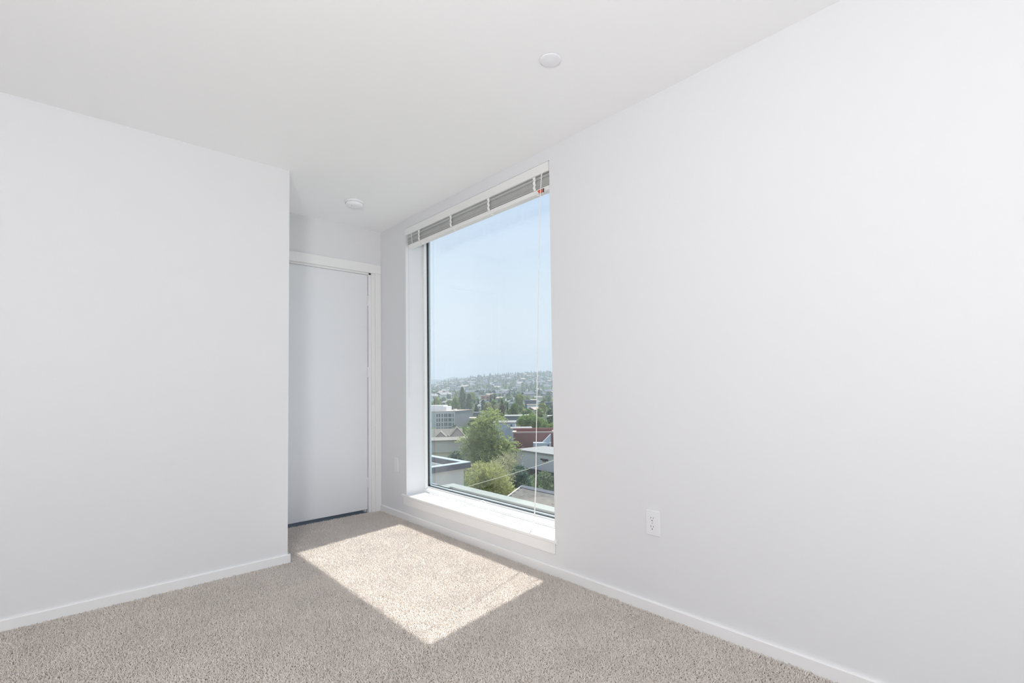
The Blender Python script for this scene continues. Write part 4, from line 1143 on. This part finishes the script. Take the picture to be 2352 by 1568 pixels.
for k in range(700):
    far = nh >= 40
    if nh >= 290: break
    x, y, d, a = land_spot(640 if far else 260, 1900 if far else 640, -60.5, -39)
    if (far and d > 1500 and random.random() < 0.35) or (a < -51 and d < 480): continue
    s = random.uniform(8, 13) if far else random.uniform(5, 8)
    lx = s * random.uniform(1, 1.6)
    if not free(x, y, math.hypot(lx, s * 1.16) * 0.56): continue
    nh += 1
    me, lb, nm = HK[random.choices(range(4), (4, 3, 3, 1.5))[0]]
    if not far: lb = lb.replace('among the trees of the far hillside', 'among the trees of the valley floor')
    o = link(nm, me, None, (x, y, float(ground(x, y))), random.uniform(0, 6.28), (lx, s, s * random.uniform(0.5, 0.7)))
    tag(o, lb, 'house', 'houses on the far hillside' if far else 'houses on the valley floor')
valley_trees()

# hillside trees: 300 nearest ones singly, the rest one body
hk = [('round', M_dtree), ('conifer', M_ctree), ('round', M_gtree)]
hill = {i: tree_mesh(k[0], k[1], 130, 0.34, i + 11) for i, k in enumerate(hk)}
HL = [('hillside_tree', 'dark round tree between the houses of the far hillside'), ('hillside_conifer', 'dark conifer between the houses of the far hillside'), ('hillside_tree', 'green round tree between the houses of the far hillside')]
spots = []
for _ in range(3000):
    spots.append(land_spot(640, 2000, -66, -35))
for k in range(420):
    a = random.uniform(-66, -35); d = random.uniform(1930, 2080); spots.append(polar(d, a) + (d, a))
random.shuffle(spots)
spots = [s_ for s_ in spots if free(s_[0], s_[1], 3.6)]
spots.sort(key=lambda s_: s_[2])
stuffV = []; stuffF = []; stuffM = []; base_n = 0
vc = {i: (np.array([v.co[:] for v in hill[i].vertices]), np.array([p.vertices[:] for p in hill[i].polygons])) for i in hill}
for k, (x, y, d, a) in enumerate(spots):
    i = random.choices(range(3), (4, 4 if d < 1850 else 12, 1.5))[0]
    h = random.uniform(6, 12) if d < 1900 else random.uniform(9, 22)
    h *= 1.0 if i == 1 else 0.68 if d < 1900 else 0.55
    r = h * (0.17 if i == 1 else 0.44)
    if k < 300:
        small_tree(i, x, y, h, r, HL[i][0], HL[i][1], 'single trees of the lower hillside', hill[i])
    else:
        v, f = vc[i]
        stuffV.append(v * np.array([r, r, h]) + np.array([x, y, float(ground(x, y)) - 0.3])); stuffF.append(f + base_n); base_n += len(v)
        stuffM.append(np.full(len(f), i))
wd_ = link('hillside_woodland', raw_mesh('hillside_woodland', np.concatenate(stuffV), np.concatenate(stuffF), [k[1] for k in hk], np.concatenate(stuffM)))
tag(wd_, 'bluish mixed woodland covering the far ridge', 'woodland', kind='stuff')

# woodland outside the photographed strip, so that the land goes on to both sides
VV, FF, MM, nb = [], [], [], 0
for a0, a1, num in ((-84, -66, 420), (-35, -12, 800)):
    for _ in range(num):
        x, y, d, a = land_spot(70, 2050, a0, a1)
        if random.random() < 0.5: x, y, d, a = land_spot(60, 650, a0, a1)
        if d < 160 and a < -60: continue
        i = random.choices(range(3), (4, 4, 2))[0]
        h = random.uniform(6, 12) if d > 600 else random.uniform(4, 8)
        r = h * (0.18 if i == 1 else 0.42)
        if not free(x, y, r): continue
        v, f = vc[i]
        VV.append(v * np.array([r, r, h]) + np.array([x, y, float(ground(x, y)) - 0.3])); FF.append(f + nb); nb += len(v); MM.append(np.full(len(f), i))
sw = link('side_woodland', raw_mesh('side_woodland', np.concatenate(VV), np.concatenate(FF), [k[1] for k in hk], np.concatenate(MM)))
tag(sw, 'mixed woodland on the slopes to either side of the view', 'woodland', kind='stuff')
